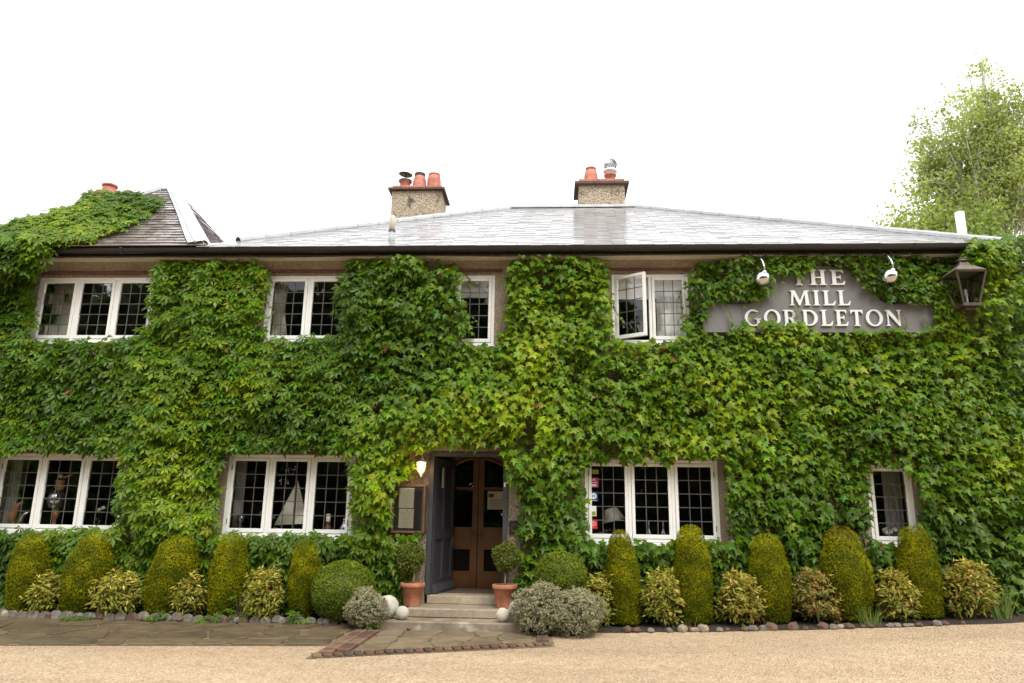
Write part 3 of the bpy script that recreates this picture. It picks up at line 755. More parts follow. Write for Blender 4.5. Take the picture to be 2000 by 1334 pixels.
fr_.xf(tdoor).build('door_panel_frame', 'door_blue', od)
MB().prism([(-.004, Z0), (-.075, Z0), (-.075, Z0+.03), (-.004, Z0+.13)], 'x', .02, W_-.02).xf(tdoor).build('weatherboard', 'door_blue', od, bevel=.003)
MB().box(W_-.075, W_-.045, -.022, -.005, 1.02, 1.22).tube([(W_-.06, -.02, 1.16), (W_-.06, -.065, 1.16), (W_-.19, -.07, 1.16)], .011, 8).xf(tdoor).build('handle', 'brass', od)
MB().box(.30, .40, -.010, -.005, 1.98, 2.30).xf(tdoor).build('notice', 'notice_paper', od)
# inner double doors with arched glazing
IY = 12.72; ic = -1.24; hw = .70; IZ0, IZT = .375, 2.56
arch = [(ic+.62*math.cos(q), 2.06+.46*math.sin(q)) for q in np.linspace(0, math.pi, 21)]
m = MB(); top = [(x_, 2.62) for x_, _ in arch]
for k in range(20):
    m.quad((arch[k][0], IY-.03, arch[k][1]), (arch[k+1][0], IY-.03, arch[k+1][1]), (arch[k+1][0], IY-.03, 2.62), (arch[k][0], IY-.03, 2.62))
    m.quad((arch[k][0], IY-.03, arch[k][1]), (arch[k+1][0], IY-.03, arch[k+1][1]), (arch[k+1][0], IY+.06, arch[k+1][1]), (arch[k][0], IY+.06, arch[k][1]))
m.box(ic-.76, ic-.62, IY-.03, IY+.06, IZ0, 2.62).box(ic+.62, ic+1.02, IY-.03, IY+.06, IZ0, 2.62)
inner = m.build('inner_doorway', 'oak_frame', house)
# timber arch moulding
MB().tube([(x_, IY-.04, z_) for x_, z_ in arch], .03, 6).build('arch_moulding', 'varnished_wood', inner, smooth=True)
for s_ in (-1, 1):
    a, b = (ic-.618, ic-.004) if s_ < 0 else (ic+.004, ic+.618); st = .095
    lf = MB()
    def zarch(x_): return 2.06+.46*math.sqrt(max(0, 1-((x_-ic)/.62)**2))-.004
    for (xa, xb) in ((a, a+st), (b-st, b)):
        N = 5; xx = np.linspace(xa, xb, N); pts = [(xx[0], IZ0)]+[(xx[-1], IZ0)]+[(q, zarch(q)) for q in xx[::-1]]
        lf.prism(pts, 'y', IY, IY+.045)
    for (za, zb) in ((IZ0, .62), (1.02, 1.36), (1.98, 2.03)): lf.box(a+st, b-st, IY+.001, IY+.044, za, zb)
    leaf = lf.build('inner_door', 'varnished_wood', inner, bevel=.003)
    MB().box(a+st, b-st, IY+.018, IY+.034, .62, 1.02).build('kick_panel', 'dark_panel', leaf)
    MB().box(a+st-.004, b-st+.004, IY-.012, IY+.001, .62, .645).box(a+st-.004, b-st+.004, IY-.012, IY+.001, .995, 1.02).box(a+st-.004, a+st+.02, IY-.012, IY+.001, .645, .995).box(b-st-.02, b-st+.004, IY-.012, IY+.001, .645, .995).build('panel_moulding', 'varnished_wood', leaf)
    xx = np.linspace(a+st, b-st, 6); pts = [(xx[0], 1.36), (xx[-1], 1.36)]+[(q, zarch(q)-.004) for q in xx[::-1]]
    MB().add([(q[0], IY+.022, q[1]) for q in pts], [tuple(range(len(pts)))]).build('pane', 'glass', leaf)
    MB().lathe([(.0, 0), (.022, .006), (.026, .02), (.0, .034)], (0, 0, 0), 10).xf(lambda p, a=a, b=b, s_=s_: ((b-.05 if s_ < 0 else a+.05)+p[0], IY-p[2], 1.25+p[1])).build('knob', 'brass', leaf)
nt = thing('paper_notice', (-1.0, IY-.01, 1.5), 'cream paper notice stuck on the glass of the inner front door', 'notice')
MB().box(-1.08, -.70, IY-.012, IY-.006, 1.66, 1.96).build('sheet', 'notice_paper', nt)
MB().box(-1.06, -.97, IY-.015, IY-.0125, 1.86, 1.92).build('emblem', 'ink', nt)
for k in range(5): MB().box(-1.05, -.78, IY-.0145, IY-.0125, 1.69+k*.03, 1.698+k*.03).build('text_line', 'felt_grey', nt)
wh = at(986, 947, 11.45); MB().box(wh[0]-.012, wh[0]+.012, 11.452, 11.469, wh[2]-.03, wh[2]+.035).build('bell_push', 'white_metal', doorway, bevel=.003)

# plaque by the door
pc = at(1002, 1030, 11.47); pl = thing('wall_plaque', (pc[0], 11.47, pc[2]), 'small dark square plaque with a pale ring right of the front door', 'plaque')
MB().box(pc[0]-.06, pc[0]+.12, 11.465, 11.495, pc[2]-.10, pc[2]+.10).build('plate', 'dark_metal', pl, bevel=.004)
MB().tube([(pc[0]+.03+.05*math.cos(q), 11.463, pc[2]-.01+.055*math.sin(q)) for q in np.linspace(.6, 2*math.pi-.6, 18)], .006, 5).build('ring', 'brass', pl)
# ------------------------------------------------------------------ menu case
a, b = at(766, 945, 11.30), at(829, 1042, 11.30); mx0, mx1, mz0, mz1 = a[0]+.01, b[0]-.01, b[2], a[2]-.01
mc = thing('menu_case', (mx0, 11.35, mz0), 'brown framed glass menu case on the wall left of the door', 'menu case')
MB().box(mx0+.03, mx1-.03, 11.325, 11.497, mz0+.03, mz1-.03).build('backboard', 'felt_grey', mc)
MB().box(mx0, mx0+.034, 11.30, 11.496, mz0, mz1).box(mx1-.034, mx1, 11.30, 11.496, mz0, mz1).box(mx0+.034, mx1-.034, 11.301, 11.496, mz0, mz0+.034).box(mx0+.034, mx1-.034, 11.301, 11.496, mz1-.034, mz1).build('frame', 'oak', mc, bevel=.005)
sx0, sx1 = mx0+.105, mx0+.335; zm = (mz0+mz1)/2
for k, (za, zb) in enumerate(((mz0+.075, zm+.0), (zm+.012, mz1-.05))):
    s_ = MB().box(sx0-.008*k+.008, sx1-.008*k+.008, 11.316, 11.3245, za, zb).build('menu_sheet', 'paper', mc)
    MB().lathe([(0, 0), (.008, .002), (.008, .006), (0, .008)], (0, 0, 0), 8).xf(lambda p, zb=zb: ((sx0+sx1)/2+.02+p[0], 11.316-p[2], zb-.025+p[1])).build('pin', 'lead', s_)
    for q in range(11):
        wq = random.uniform(.05, .16); MB().box((sx0+sx1)/2-wq/2, (sx0+sx1)/2+wq/2, 11.3148, 11.3156, zb-.06-q*.025, zb-.0575-q*.025).build('text_line', 'curtain_grey', s_)
MB().quad((mx0+.045, 11.306, mz0+.045), (mx1-.045, 11.306, mz0+.045), (mx1-.045, 11.306, mz1-.045), (mx0+.045, 11.306, mz1-.045)).build('pane', 'glass', mc)

# ------------------------------------------------------------------ lit porch lantern
pc = at(823, 912, 11.33); L0 = np.array([pc[0], 11.33, pc[2]])
pl = thing('porch_lantern', (L0[0], 11.48, L0[2]), 'small lit white wall lantern beside the front door', 'wall lamp')
MB().lathe([(.0, .145), (.012, .14), (.012, .12), (.03, .115), (.055, .10), (.085, .075), (.09, .065), (.075, .062)], L0, 12).build('cap', 'white_metal', pl, smooth=True)
MB().lathe([(.072, .062), (.055, -.06), (.0, -.06)], L0, 8).build('glass_shade', 'lamp_glow', pl)
MB().lathe([(.0, .03), (.02, .02), (.028, 0), (.02, -.02), (.0, -.03)], L0+np.array([0, -.072, 0]), 10).build('bulb', 'bulb_glow', pl, smooth=True)
MB().lathe([(.06, -.06), (.062, -.075), (.04, -.10), (.018, -.13), (.012, -.15), (.0, -.16)], L0, 12).build('finial', 'white_metal', pl, smooth=True)
for k in range(8):
    q = 2*math.pi*(k+.5)/8; MB().tube([L0+np.array([.073*math.cos(q), .073*math.sin(q), .062]), L0+np.array([.056*math.cos(q), .056*math.sin(q), -.06])], .004, 4).build('glazing_bar', 'white_metal', pl)
MB().tube([L0+np.array([0, .0, .13]), L0+np.array([0, .06, .17]), L0+np.array([0, .13, .14]), L0+np.array([0, .165, .08])], .012, 6).build('bracket', 'white_metal', pl)
MB().box(L0[0]-.04, L0[0]+.04, 11.48, 11.498, L0[2]-.03, L0[2]+.12).build('backplate', 'white_metal', pl, bevel=.004)
ld = bpy.data.lights.new('porch_light', 'POINT'); ld.energy = 5; ld.color = (1, .6, .25); ld.shadow_soft_size = .06
lo = bpy.data.objects.new('porch_light', ld); COL.objects.link(lo); lo.location = (L0[0], 11.20, L0[2]-.02)

# ------------------------------------------------------------------ sign with raised letters
SY = 11.28
def P2(px, py): q = at(px, py, SY); return (q[0], q[2])
b0, b1 = P2(1374, 651), P2(1834, 647)
zb, zs, ztop = 4.47+0.0, None, None
zb = (b0[1]+b1[1])/2; zs = P2(1600, 594)[1]; zt = P2(1600, 519)[1]; xa, xb = b0[0], b1[0]; xm = P2(1597, 580)[0]
hl, hr = xm-P2(1492, 560)[0], P2(1702, 560)[0]-xm
outl = [(xa, zb), (xb, zb), (xb, zs)]
for k in range(9): q = math.pi/2*k/8; outl.append((xm+hr+.30-.30*math.sin(q), zs+.30*(1-math.cos(q))))
for k in range(1, 12): q = math.pi*k/12; outl.append((xm+hr*math.cos(q), zs+.30+(zt-zs-.30)*math.sin(q)))
for k in range(9): q = math.pi/2*(1-k/8); outl.append((xm-hl-.30+.30*math.sin(q), zs+.30*(1-math.cos(q))))
outl.append((xa, zs))
sign = thing('inn_sign', (xm, SY, zb), 'grey board with shaped top and raised white letters reading THE MILL GORDLETON', 'sign')
MB().prism(outl, 'y', SY+.0, SY+.035).build('board', 'sign_grey', sign)
MB().box(xa+.3, xa+.36, SY+.036, 11.499, zb+.1, zb+.5).box(xb-.36, xb-.3, SY+.036, 11.499, zb+.1, zb+.5).build('batten', 'fascia_dark', sign)
ell = lambda cx_, cy_, rx, ry, a0, a1, n: [(cx_+rx*math.cos(R(a0+(a1-a0)*i/n)), cy_+ry*math.sin(R(a0+(a1-a0)*i/n))) for i in range(n+1)]
GL = {
'T': (.76, [[(0,1),(.0,.72),(.05,.72),(.13,.85),(.27,.87),(.27,.1),(.18,.06),(.18,0),(.57,0),(.57,.06),(.48,.1),(.48,.87),(.62,.85),(.70,.72),(.75,.72),(.75,1)]]),
'H': (.94, [[(0,0),(.42,0),(.42,.06),(.32,.1),(.32,.44),(.60,.44),(.60,.1),(.50,.06),(.50,0),(.92,0),(.92,.06),(.82,.1),(.82,.9),(.92,.94),(.92,1),(.5,1),(.5,.94),(.6,.9),(.6,.55),(.32,.55),(.32,.9),(.42,.94),(.42,1),(0,1),(0,.94),(.1,.9),(.1,.1),(0,.06)]]),
'E': (.80, [[(0,0),(.74,0),(.80,.28),(.74,.28),(.62,.12),(.32,.11),(.32,.45),(.48,.45),(.52,.36),(.57,.36),(.57,.66),(.52,.66),(.48,.56),(.32,.56),(.32,.89),(.58,.88),(.66,.75),(.72,.75),(.70,1),(0,1),(0,.94),(.1,.9),(.1,.1),(0,.06)]]),
'L': (.74, [[(0,0),(.68,0),(.76,.32),(.70,.32),(.57,.13),(.32,.12),(.32,.9),(.42,.94),(.42,1),(0,1),(0,.94),(.1,.9),(.1,.1),(0,.06)]]),
'I': (.44, [[(0,0),(.42,0),(.42,.06),(.32,.1),(.32,.9),(.42,.94),(.42,1),(0,1),(0,.94),(.1,.9),(.1,.1),(0,.06)]]),
'M': (1.24, [[(0,0),(.3,0),(.3,.06),(.22,.1),(.27,.66),(.53,0),(.63,0),(.9,.68),(.92,.1),(.84,.06),(.84,0),(1.24,0),(1.24,.06),(1.15,.1),(1.09,.9),(1.19,.94),(1.19,1),(.9,1),(.62,.34),(.36,1),(.04,1),(.04,.94),(.13,.9),(.09,.1),(0,.06)]]),
'N': (.98, [[(0,0),(.3,0),(.3,.06),(.21,.1),(.21,.70),(.76,0),(.88,0),(.88,.9),(.97,.94),(.97,1),(.68,1),(.68,.94),(.77,.9),(.77,.34),(.28,1),(0,1),(0,.94),(.1,.88),(.1,.1),(0,.06)]]),
'O': (1.04, [ell(.52, .5, .52, .53, 0, 345, 23), ell(.52, .5, .30, .41, 0, 345, 23)]),
'D': (.98, [[(0,0)]+ell(.42, .5, .55, .5, -90, 90, 14)+[(0,1),(0,.94),(.1,.9),(.1,.1),(0,.06)], [(.32,.11)]+ell(.40, .5, .34, .39, -90, 90, 12)+[(.32,.89)]]),
'R': (1.0, [[(0,0),(.42,0),(.42,.06),(.32,.1),(.32,.42),(.38,.42),(.66,0),(1.02,0),(1.02,.06),(.93,.09),(.62,.47)]+ell(.50, .725, .27, .275, -60, 90, 10)+[(0,1),(0,.94),(.1,.9),(.1,.1),(0,.06)], [(.32,.53)]+ell(.44, .71, .14, .18, -90, 90, 8)+[(.32,.89)]]),
'G': (1.02, [ell(.52, .5, .52, .53, 42, 318, 20)+[(.94,.10),(.94,.38),(1.02,.42),(1.02,.48),(.58,.48),(.58,.42),(.73,.38),(.73,.16)]+ell(.53, .5, .31, .41, 308, 60, 18)]),
}
def letter(ch_, x0, z0, h, sx):
    cu = bpy.data.curves.new('letter', 'CURVE'); cu.dimensions = '2D'; cu.fill_mode = 'BOTH'; cu.extrude = .012; cu.offset = -.006; cu.bevel_depth = .003; cu.bevel_resolution = 0
    for poly in GL[ch_][1]:
        sp = cu.splines.new('POLY'); sp.points.add(len(poly)-1); sp.use_cyclic_u = True
        for i, (u, w) in enumerate(poly): sp.points[i].co = (u*h*sx, w*h, 0, 1)
    tmp = bpy.data.objects.new('tmp', cu); COL.objects.link(tmp); bpy.context.view_layer.update()
    me = bpy.data.meshes.new_from_object(tmp); bpy.data.objects.remove(tmp); bpy.data.curves.remove(cu)
    me.name = 'letter'; me.materials.clear(); me.materials.append(MAT['letter_white'])
    o = put(me, 'letter', sign, (x0, SY-.022, z0), 0, math.pi/2)
def line(txt, pxl, pxr, pyt, pyb, gap=.10):
    A, B = P2(pxl, pyb), P2(pxr, pyt); C = P2((pxl+pxr)/2, pyb); Dt = P2((pxl+pxr)/2, pyt)
    h = Dt[1]-C[1]; tot = sum(GL[c][0] for c in txt)+gap*(len(txt)-1)+(.0); sx = (B[0]-A[0])/(tot*h); x = A[0]
    for c in txt: letter(c, x, C[1], h, sx); x += (GL[c][0]+gap)*h*sx
line('THE', 1546, 1648, 528, 558, .16); line('MILL', 1541, 1658, 568, 598, .12); line('GORDLETON', 1454, 1758, 606, 638, .13)
# sign lamps
for (px, py, lab) in ((1488, 545, 'chrome gooseneck lamp over the left end of the grey sign'), (1737, 541, 'chrome gooseneck lamp over the right end of the grey sign')):
    c = at(px, py, 10.98); c[1] = 10.98; lp = thing('sign_lamp', tuple(c), lab, 'sign lamp', 'chrome lamps over the sign')
    m = MB().lathe([(.0, .185), (.03, .18), (.04, .15), (.08, .135), (.12, .095), (.142, .04), (.146, -.01), (.138, -.05), (.130, -.05), (.136, -.01), (.13, .04), (.07, .11), (.0, .125)], (0, 0, 0), 20)
    ca_, sa_ = math.cos(R(50)), math.sin(R(50))
    tf = lambda p, c=c, ca_=ca_, sa_=sa_: (c[0]+.86*(p[0]*.97+.12*p[2]), c[1]+.86*(p[1]*ca_-p[2]*sa_), c[2]+.86*(p[1]*sa_+p[2]*ca_))
    m.xf(tf).build('shade', 'chrome', lp, smooth=True)
    top = np.array(tf((0, 0, .175)))
    arm = [top, top+np.array([-.008, -.01, .07]), top+np.array([-.018, .01, .15]), top+np.array([-.028, .06, .22]), top+np.array([-.034, .14, .26]), top+np.array([-.038, .26, .27]), np.array([top[0]-.04, 11.49, top[2]+.26])]
    MB().tube(arm, .014, 8).build('arm', 'chrome', lp, smooth=True)
    MB().lathe([(.0, .0), (.028, -.01), (.034, -.05), (.02, -.085), (.0, -.09)], (0, 0, .085), 10).xf(tf).build('bulb', 'label_white', lp, smooth=True)

# ------------------------------------------------------------------ large copper lantern on the right corner
c = at(1890, 598, 10.98); LX, LYc, LZ = c[0], 10.98, c[2]
ln = thing('wall_lantern', (LX, LYc, LZ), 'large four-sided copper lantern with glass sides on the ivied corner', 'lantern')
hb, ht, HH = .115, .215, .50
MB().prism([(-hb-.02, -hb-.02), (hb+.02, -hb-.02), (hb+.02, hb+.02), (-hb-.02, hb+.02)], 'z', -.03, .02).prism([(-.07, -.07), (.07, -.07), (.07, .07), (-.07, .07)], 'z', -.075, -.031).xf(lambda p: (LX+p[0], LYc+p[1], LZ+p[2])).build('base', 'copper', ln, bevel=.004)
cs = [(-1, -1), (1, -1), (1, 1), (-1, 1)]
for (sx_, sy_) in cs:
    MB().tube([(LX+sx_*hb, LYc+sy_*hb, LZ+.01), (LX+sx_*ht, LYc+sy_*ht, LZ+HH)], .015, 4).build('corner_bar', 'copper', ln)
for k in range(4):
    (ax_, ay_), (bx_, by_) = cs[k], cs[(k+1) % 4]
    MB().quad((LX+ax_*hb, LYc+ay_*hb, LZ+.02), (LX+bx_*hb, LYc+by_*hb, LZ+.02), (LX+bx_*ht, LYc+by_*ht, LZ+HH), (LX+ax_*ht, LYc+ay_*ht, LZ+HH)).build('pane', 'glass', ln)
    MB().tube([(LX+ax_*ht, LYc+ay_*ht, LZ+HH), (LX+bx_*ht, LYc+by_*ht, LZ+HH)], .017, 4).build('rail', 'copper', ln)
def frustum(w0, z0, w1, z1):
    return MB().add([(LX+s*w0, LYc+t_*w0, LZ+z0) for s, t_ in cs]+[(LX+s*w1, LYc+t_*w1, LZ+z1) for s, t_ in cs], [(0, 1, 5, 4), (1, 2, 6, 5), (2, 3, 7, 6), (3, 0, 4, 7), (4, 5, 6, 7), (3, 2, 1, 0)])
frustum(ht+.012, HH+.018, .12, HH+.115).build('roof', 'verdigris', ln, bevel=.003)
frustum(.10, HH+.116, .055, HH+.21).build('chimney_vent', 'copper', ln, bevel=.003)
MB().lathe([(.09, HH+.21), (.09, HH+.23), (.05, HH+.245), (.02, HH+.29), (.0, HH+.30)], (LX, LYc, LZ), 12).build('finial', 'copper', ln, smooth=True)
MB().tube([(LX, LYc, LZ+.02), (LX, LYc, LZ+.17)], .018, 8).build('candle_tube', 'galvanised', ln)
MB().lathe([(.03, .17), (.03, .18), (.018, .2), (.022, .25), (.0, .28)], (LX, LYc, LZ), 10).build('bulb', 'label_white', ln, smooth=True)
MB().tube([(LX, LYc, LZ-.07), (LX, LYc+.10, LZ-.14), (LX, 11.3, LZ-.10), (LX, 11.495, LZ+.02)], .016, 6).build('bracket', 'dark_metal', ln)

# ------------------------------------------------------------------ behind the glass
def curtain(x0, x1, z0, z1, y, mat, label, folds=7, amp=.022, taper=0, name='curtain'):
    n = folds*6; vs = []; m = MB()
    for j in range(6):
        f = j/5
        for i in range(n+1):
            u = i/n; xx = x0+(x1-x0)*u*(1-taper*math.sin(math.pi*min(1, f*1.2))) ; vs.append((xx, y+amp*math.sin(u*folds*2*math.pi+f*.8)+.004*j, z1+(z0-z1)*f))
    m.add(vs, [(j*(n+1)+i, j*(n+1)+i+1, (j+1)*(n+1)+i+1, (j+1)*(n+1)+i) for j in range(5) for i in range(n)])
    o = own(name, m, mat, (x0, y, z0), label, 'curtain', smooth=True); sol = o.modifiers.new('thick', 'SOLIDIFY'); sol.thickness = .003
curtain(-8.76, -8.30, 4.25, 5.5, 11.72, 'curtain_cream', 'cream curtain inside the left of the three-light upper window')
curtain(-4.75, -4.46, 4.25, 5.5, 11.72, 'curtain_cream', 'cream curtain inside the left of the two-light upper window', 5, taper=.25)
curtain(-5.10, -4.93, 1.1, 2.5, 11.74, 'curtain_grey', 'grey curtain at the left of the window with the sailboat', 4)
curtain(-8.93, -8.72, 1.1, 2.5, 11.74, 'curtain_grey', 'grey curtain at the left edge of the far left lower window', 4)
curtain(5.16, 5.44, 1.1, 2.5, 11.80, 'curtain_grey', 'grey curtain inside the narrow lower window on the right', 5)
def blind(x0, x1, z0, z1, y, label):
    m = MB()
    n = 5
    for k in range(n): m.box(x0, x1, y+.004*(k % 2), y+.008+.004*(k % 2), z0+(z1-z0)*k/n+.001, z0+(z1-z0)*(k+1)/n)
    m.box(x0, x1, y-.012, y+.018, z0-.022, z0)
    own('blind', m, 'blind_white', (x0, y, z0), label, 'blind')
blind(-1.56, -.97, 5.13, 5.52, 11.67, 'cream blind half lowered in the narrow upper window')
blind(1.04, 2.22, 5.10, 5.52, 11.66, 'cream blind half lowered behind the open upper window')
curtain(1.74, 2.24, 4.2, 5.12, 11.625, 'blind_white', 'white sheet in place of mirrored sky behind the right light of the open window', 6, .012)  # added white sheet standing in for the sky reflected in this pane

# model sailing boat in the sill of the lower window
bz = 1.225; bxc = -4.10; by = 11.72
boat = thing('model_sailboat', (bxc, by, bz), 'model sailing boat with cream sails in the lower window', 'model boat')
m = MB(); sec = [(-.30, .0, .105), (-.24, .030, .085), (-.1, .05, .07), (.08, .052, .068), (.22, .032, .08), (.33, .0, .11)]
vs = []
for (dx, hw_, zz) in sec: vs += [(bxc+dx, by-hw_, bz+zz), (bxc+dx, by-hw_*.6, bz+zz*.45), (bxc+dx, by, bz+.02), (bxc+dx, by+hw_*.6, bz+zz*.45), (bxc+dx, by+hw_, bz+zz)]
fs = [(5*i+k, 5*i+k+1, 5*i+k+6, 5*i+k+5) for i in range(5) for k in range(4)]+[(5*i+4, 5*i, 5*i+5, 5*i+9) for i in range(5)]
m.add(vs, fs).build('hull', 'hull', boat)
MB().box(bxc-.12, bxc+.12, by-.02, by+.02, bz-.03, bz+.025).build('stand', 'oak', boat)
MB().tube([(bxc+.02, by, bz+.06), (bxc+.02, by, bz+.90)], .007, 6).build('mast', 'oak', boat)
def sail(pts, name):
    m = MB(); a, b, c = [np.array(p) for p in pts]; N = 6; idx = {}; vs = []
    for i in range(N+1):
        for j in range(N+1-i):
            u, v = i/N, j/N; p = a+(b-a)*u+(c-a)*v; bow = .03*math.sin(math.pi*u)*(1-v)
            idx[i, j] = len(vs); vs.append((p[0], p[1]-bow, p[2]))
    fs = []
    for i in range(N):
        for j in range(N-i):
            fs.append((idx[i, j], idx[i+1, j], idx[i, j+1]))
            if i+j < N-1: fs.append((idx[i+1, j], idx[i+1, j+1], idx[i, j+1]))
    m.add(vs, fs).build(name, 'sail', boat, smooth=True)
sail([(bxc+.035, by, bz+.15), (bxc+.27, by-.01, bz+.16), (bxc+.03, by, bz+.84)], 'mainsail')
sail([(bxc-.29, by, bz+.13), (bxc+.0, by, bz+.15), (bxc+.012, by, bz+.80)], 'jib')
# candle and jars to its right, red bowl and glass at left
def goblet(name, x, y, z, s, mat, label, cat, prof=None):
    prof = prof or [(.0, 0), (.05, 0), (.05, .01), (.012, .03), (.012, .12), (.05, .17), (.055, .27), (.05, .27), (.045, .18), (0, .16)]
    o = own(name, MB().lathe([(a*s, b*s) for a, b in prof], (x, y, z), 16), mat, (x, y, z), label, cat, smooth=True); return o
cz_ = 1.215
cd = thing('candle_holder', (-3.52, 11.7, cz_), 'candle in a round holder right of the model sailboat', 'candle')
MB().lathe([(.0, 0), (.075, 0), (.085, .03), (.06, .14), (.03, .17), (.05, .20), (.05, .21), (0, .21)], (-3.52, 11.7, cz_), 16).build('holder', 'oak', cd, smooth=True)
MB().lathe([(.035, .205), (.035, .33), (0, .33)], (-3.52, 11.7, cz_), 12).build('candle', 'candle', cd)
goblet('vase', -3.25, 11.72, cz_, 1.0, 'clear_silver', 'round silver vase at the right end of the sailboat window', 'vase', [(0, 0), (.05, 0), (.085, .06), (.09, .11), (.05, .19), (.035, .23), (.05, .26), (.04, .26), (.02, .2), (0, .2)])
goblet('goblet', -4.92, 11.66, cz_, 1.1, 'clear_silver', 'silver goblet at the left end of the sailboat window', 'goblet')
goblet('bowl', -4.62, 11.68, cz_, .9, 'red', 'small red bowl left of the model sailboat', 'bowl', [(0, 0), (.04, 0), (.09, .05), (.10, .08), (.09, .08), (.05, .02), (0, .02)])
# lower left window: sculpture, vases
sc_ = thing('sculpture', (-8.15, 11.75, 1.24), 'tall copper and glass bird sculpture in the far left lower window', 'sculpture')
sx = at(118, 1000, 11.75)[0]
MB().lathe([(.0, 0), (.10, 0), (.10, .02), (.03, .06), (.03, .16), (.07, .22), (.05, .30), (.0, .32)], (sx-.08, 11.75, 1.24), 14).build('foot', 'gold_fish', sc_, smooth=True)
MB().lathe([(.0, .0), (.11, .06), (.145, .16), (.13, .26), (.07, .33), (.05, .36), (0, .36)], (sx-.10, 11.75, 1.52), 16).build('body', 'clear_silver', sc_, smooth=True)
MB().lathe([(.05, 0), (.075, .05), (.07, .12), (.09, .15), (.0, .17)], (sx-.08, 11.75, 1.86), 14).build('neck', 'gold_fish', sc_, smooth=True)
MB().lathe([(.0, 0), (.06, .03), (.065, .08), (.03, .13), (.0, .14)], (sx-.08, 11.75, 2.02), 12).build('head', 'clear_silver', sc_, smooth=True)
MB().tube([(sx-.04, 11.75, 2.06), (sx+.06, 11.72, 2.085), (sx+.14, 11.70, 2.10)], [.025, .02, .004], 8).build('beak', 'gold_fish', sc_, smooth=True)
vx = at(38, 1000, 11.75)[0]
vs_ = thing('figurine', (vx, 11.75, 1.24), 'pair of dark red fish figurines in the far left lower window', 'figurine')
MB().tube([(vx-.10, 11.75, 1.24), (vx-.12, 11.75, 1.42), (vx-.05, 11.74, 1.58), (vx+.02, 11.73, 1.66)], [.06, .075, .05, .012], 10).build('body', 'gold_fish', vs_, smooth=True)
MB().tube([(vx+.06, 11.75, 1.24), (vx+.04, 11.75, 1.36), (vx+.09, 11.74, 1.46), (vx+.17, 11.73, 1.50)], [.05, .06, .04, .012], 10).build('body', 'clear_silver', vs_, smooth=True)
fx = at(197, 1000, 11.72)[0]
fl = thing('dried_flower', (fx, 11.72, 1.24), 'two dried flower heads in a thin vase, right light of the far left window', 'flowers')
for k, (dx, hh) in enumerate(((-.03, .30), (.03, .33))):
    MB().tube([(fx+dx*.3, 11.72, 1.24), (fx+dx, 11.72, 1.24+hh)], .005, 5).build('stem', 'twig', fl); MB().lathe([(0, -.03), (.03, -.02), (.035, .005), (.02, .03), (0, .035)], (fx+dx, 11.72, 1.25+hh), 8).build('flower_head', 'curtain_cream', fl)
MB().lathe([(0, 0), (.025, 0), (.03, .08), (.018, .13), (.02, .14), (0, .1)], (fx, 11.72, 1.24), 10).build('vase', 'clear_silver', fl, smooth=True)
# right lower window: leaning lampshade
tl = thing('table_lamp', (.98, 11.95, 1.24), 'table lamp with a tilted white shade in the window with stickers', 'table lamp')
m = MB().lathe([(.10, .20), (.19, 0), (.185, 0), (.095, .195)], (0, 0, 0), 20); ta = R(14)
m.xf(lambda p: (1.00+p[0]*math.cos(ta)-p[2]*math.sin(ta)+.0, 11.95+p[1], 1.50+p[0]*math.sin(ta)+p[2]*math.cos(ta))).build('shade', 'lamp_cloth', tl, smooth=True)
MB().lathe([(.0, 0), (.08, 0), (.08, .02), (.02, .05), (.035, .14), (.015, .24), (.012, .34)], (1.0, 11.95, 1.20), 12).build('base', 'brass', tl, smooth=True)
gx = at(1287, 1000, 11.75)[0]
for k, (dx, lab) in enumerate(((-.16, 'clear glass carafe left of its pair in the middle light of the sticker window'), (.06, 'clear glass carafe right of its pair in the middle light of the sticker window'))):
    goblet('carafe', gx+dx, 11.78, 1.24, .9, 'clear_silver', lab, 'carafe', [(0, 0), (.05, 0), (.055, .08), (.02, .16), (.018, .26), (.03, .29), (.02, .29), (.01, .2), (0, .2)])
vx = at(1735, 1030, 11.72)[0]
fv = thing('flower_vase', (vx, 11.72, 1.24), 'small vase of pale flowers in the narrow lower window', 'flowers')
MB().lathe([(0, 0), (.05, 0), (.06, .05), (.03, .11), (.035, .13), (0, .1)], (vx, 11.72, 1.24), 10).build('vase', 'clear_silver', fv, smooth=True)
for k in range(9):
    q = k*2.4; r_ = .02+.012*k; MB().lathe([(0, -.03), (.035, -.015), (.04, .01), (.02, .035), (0, .04)], (vx+r_*math.cos(q), 11.72+r_*.6*math.sin(q), 1.40+.03*math.sin(k*1.7)), 7).build('flower_head', 'label_white', fv)
# stickers on the glass
def sticker(pxl, pxr, pyt, pyb, mat, label, extra=None):
    a, b = at(pxl, pyt, 11.525), at(pxr, pyb, 11.525); y = 11.5245
    o = thing('window_sticker', (a[0], y, b[2]), label, 'sticker', 'stickers in the lower right window')
    MB().box(a[0], b[0], y, y+.0012, b[2], a[2]).build('sheet', mat, o)
    if extra: extra(o, a[0], b[0], b[2], a[2], y-.0008)
def ex_pink(o, x0, x1, z0, z1, y):
    h = z1-z0
    MB().box(x0, x1, y, y+.0006, z0+h*.42, z0+h*.60).build('band', 'dark_pink', o)
    for f, w in ((.88, .18), (.76, .4), (.51, .8), (.30, .55), (.22, .6), (.14, .5)):
        xm_ = (x0+x1)/2; MB().box(xm_-(x1-x0)*w/2, xm_+(x1-x0)*w/2, y-.0006, y-.0002, z0+h*f-.005, z0+h*f+.004).build('text_line', 'label_white', o)
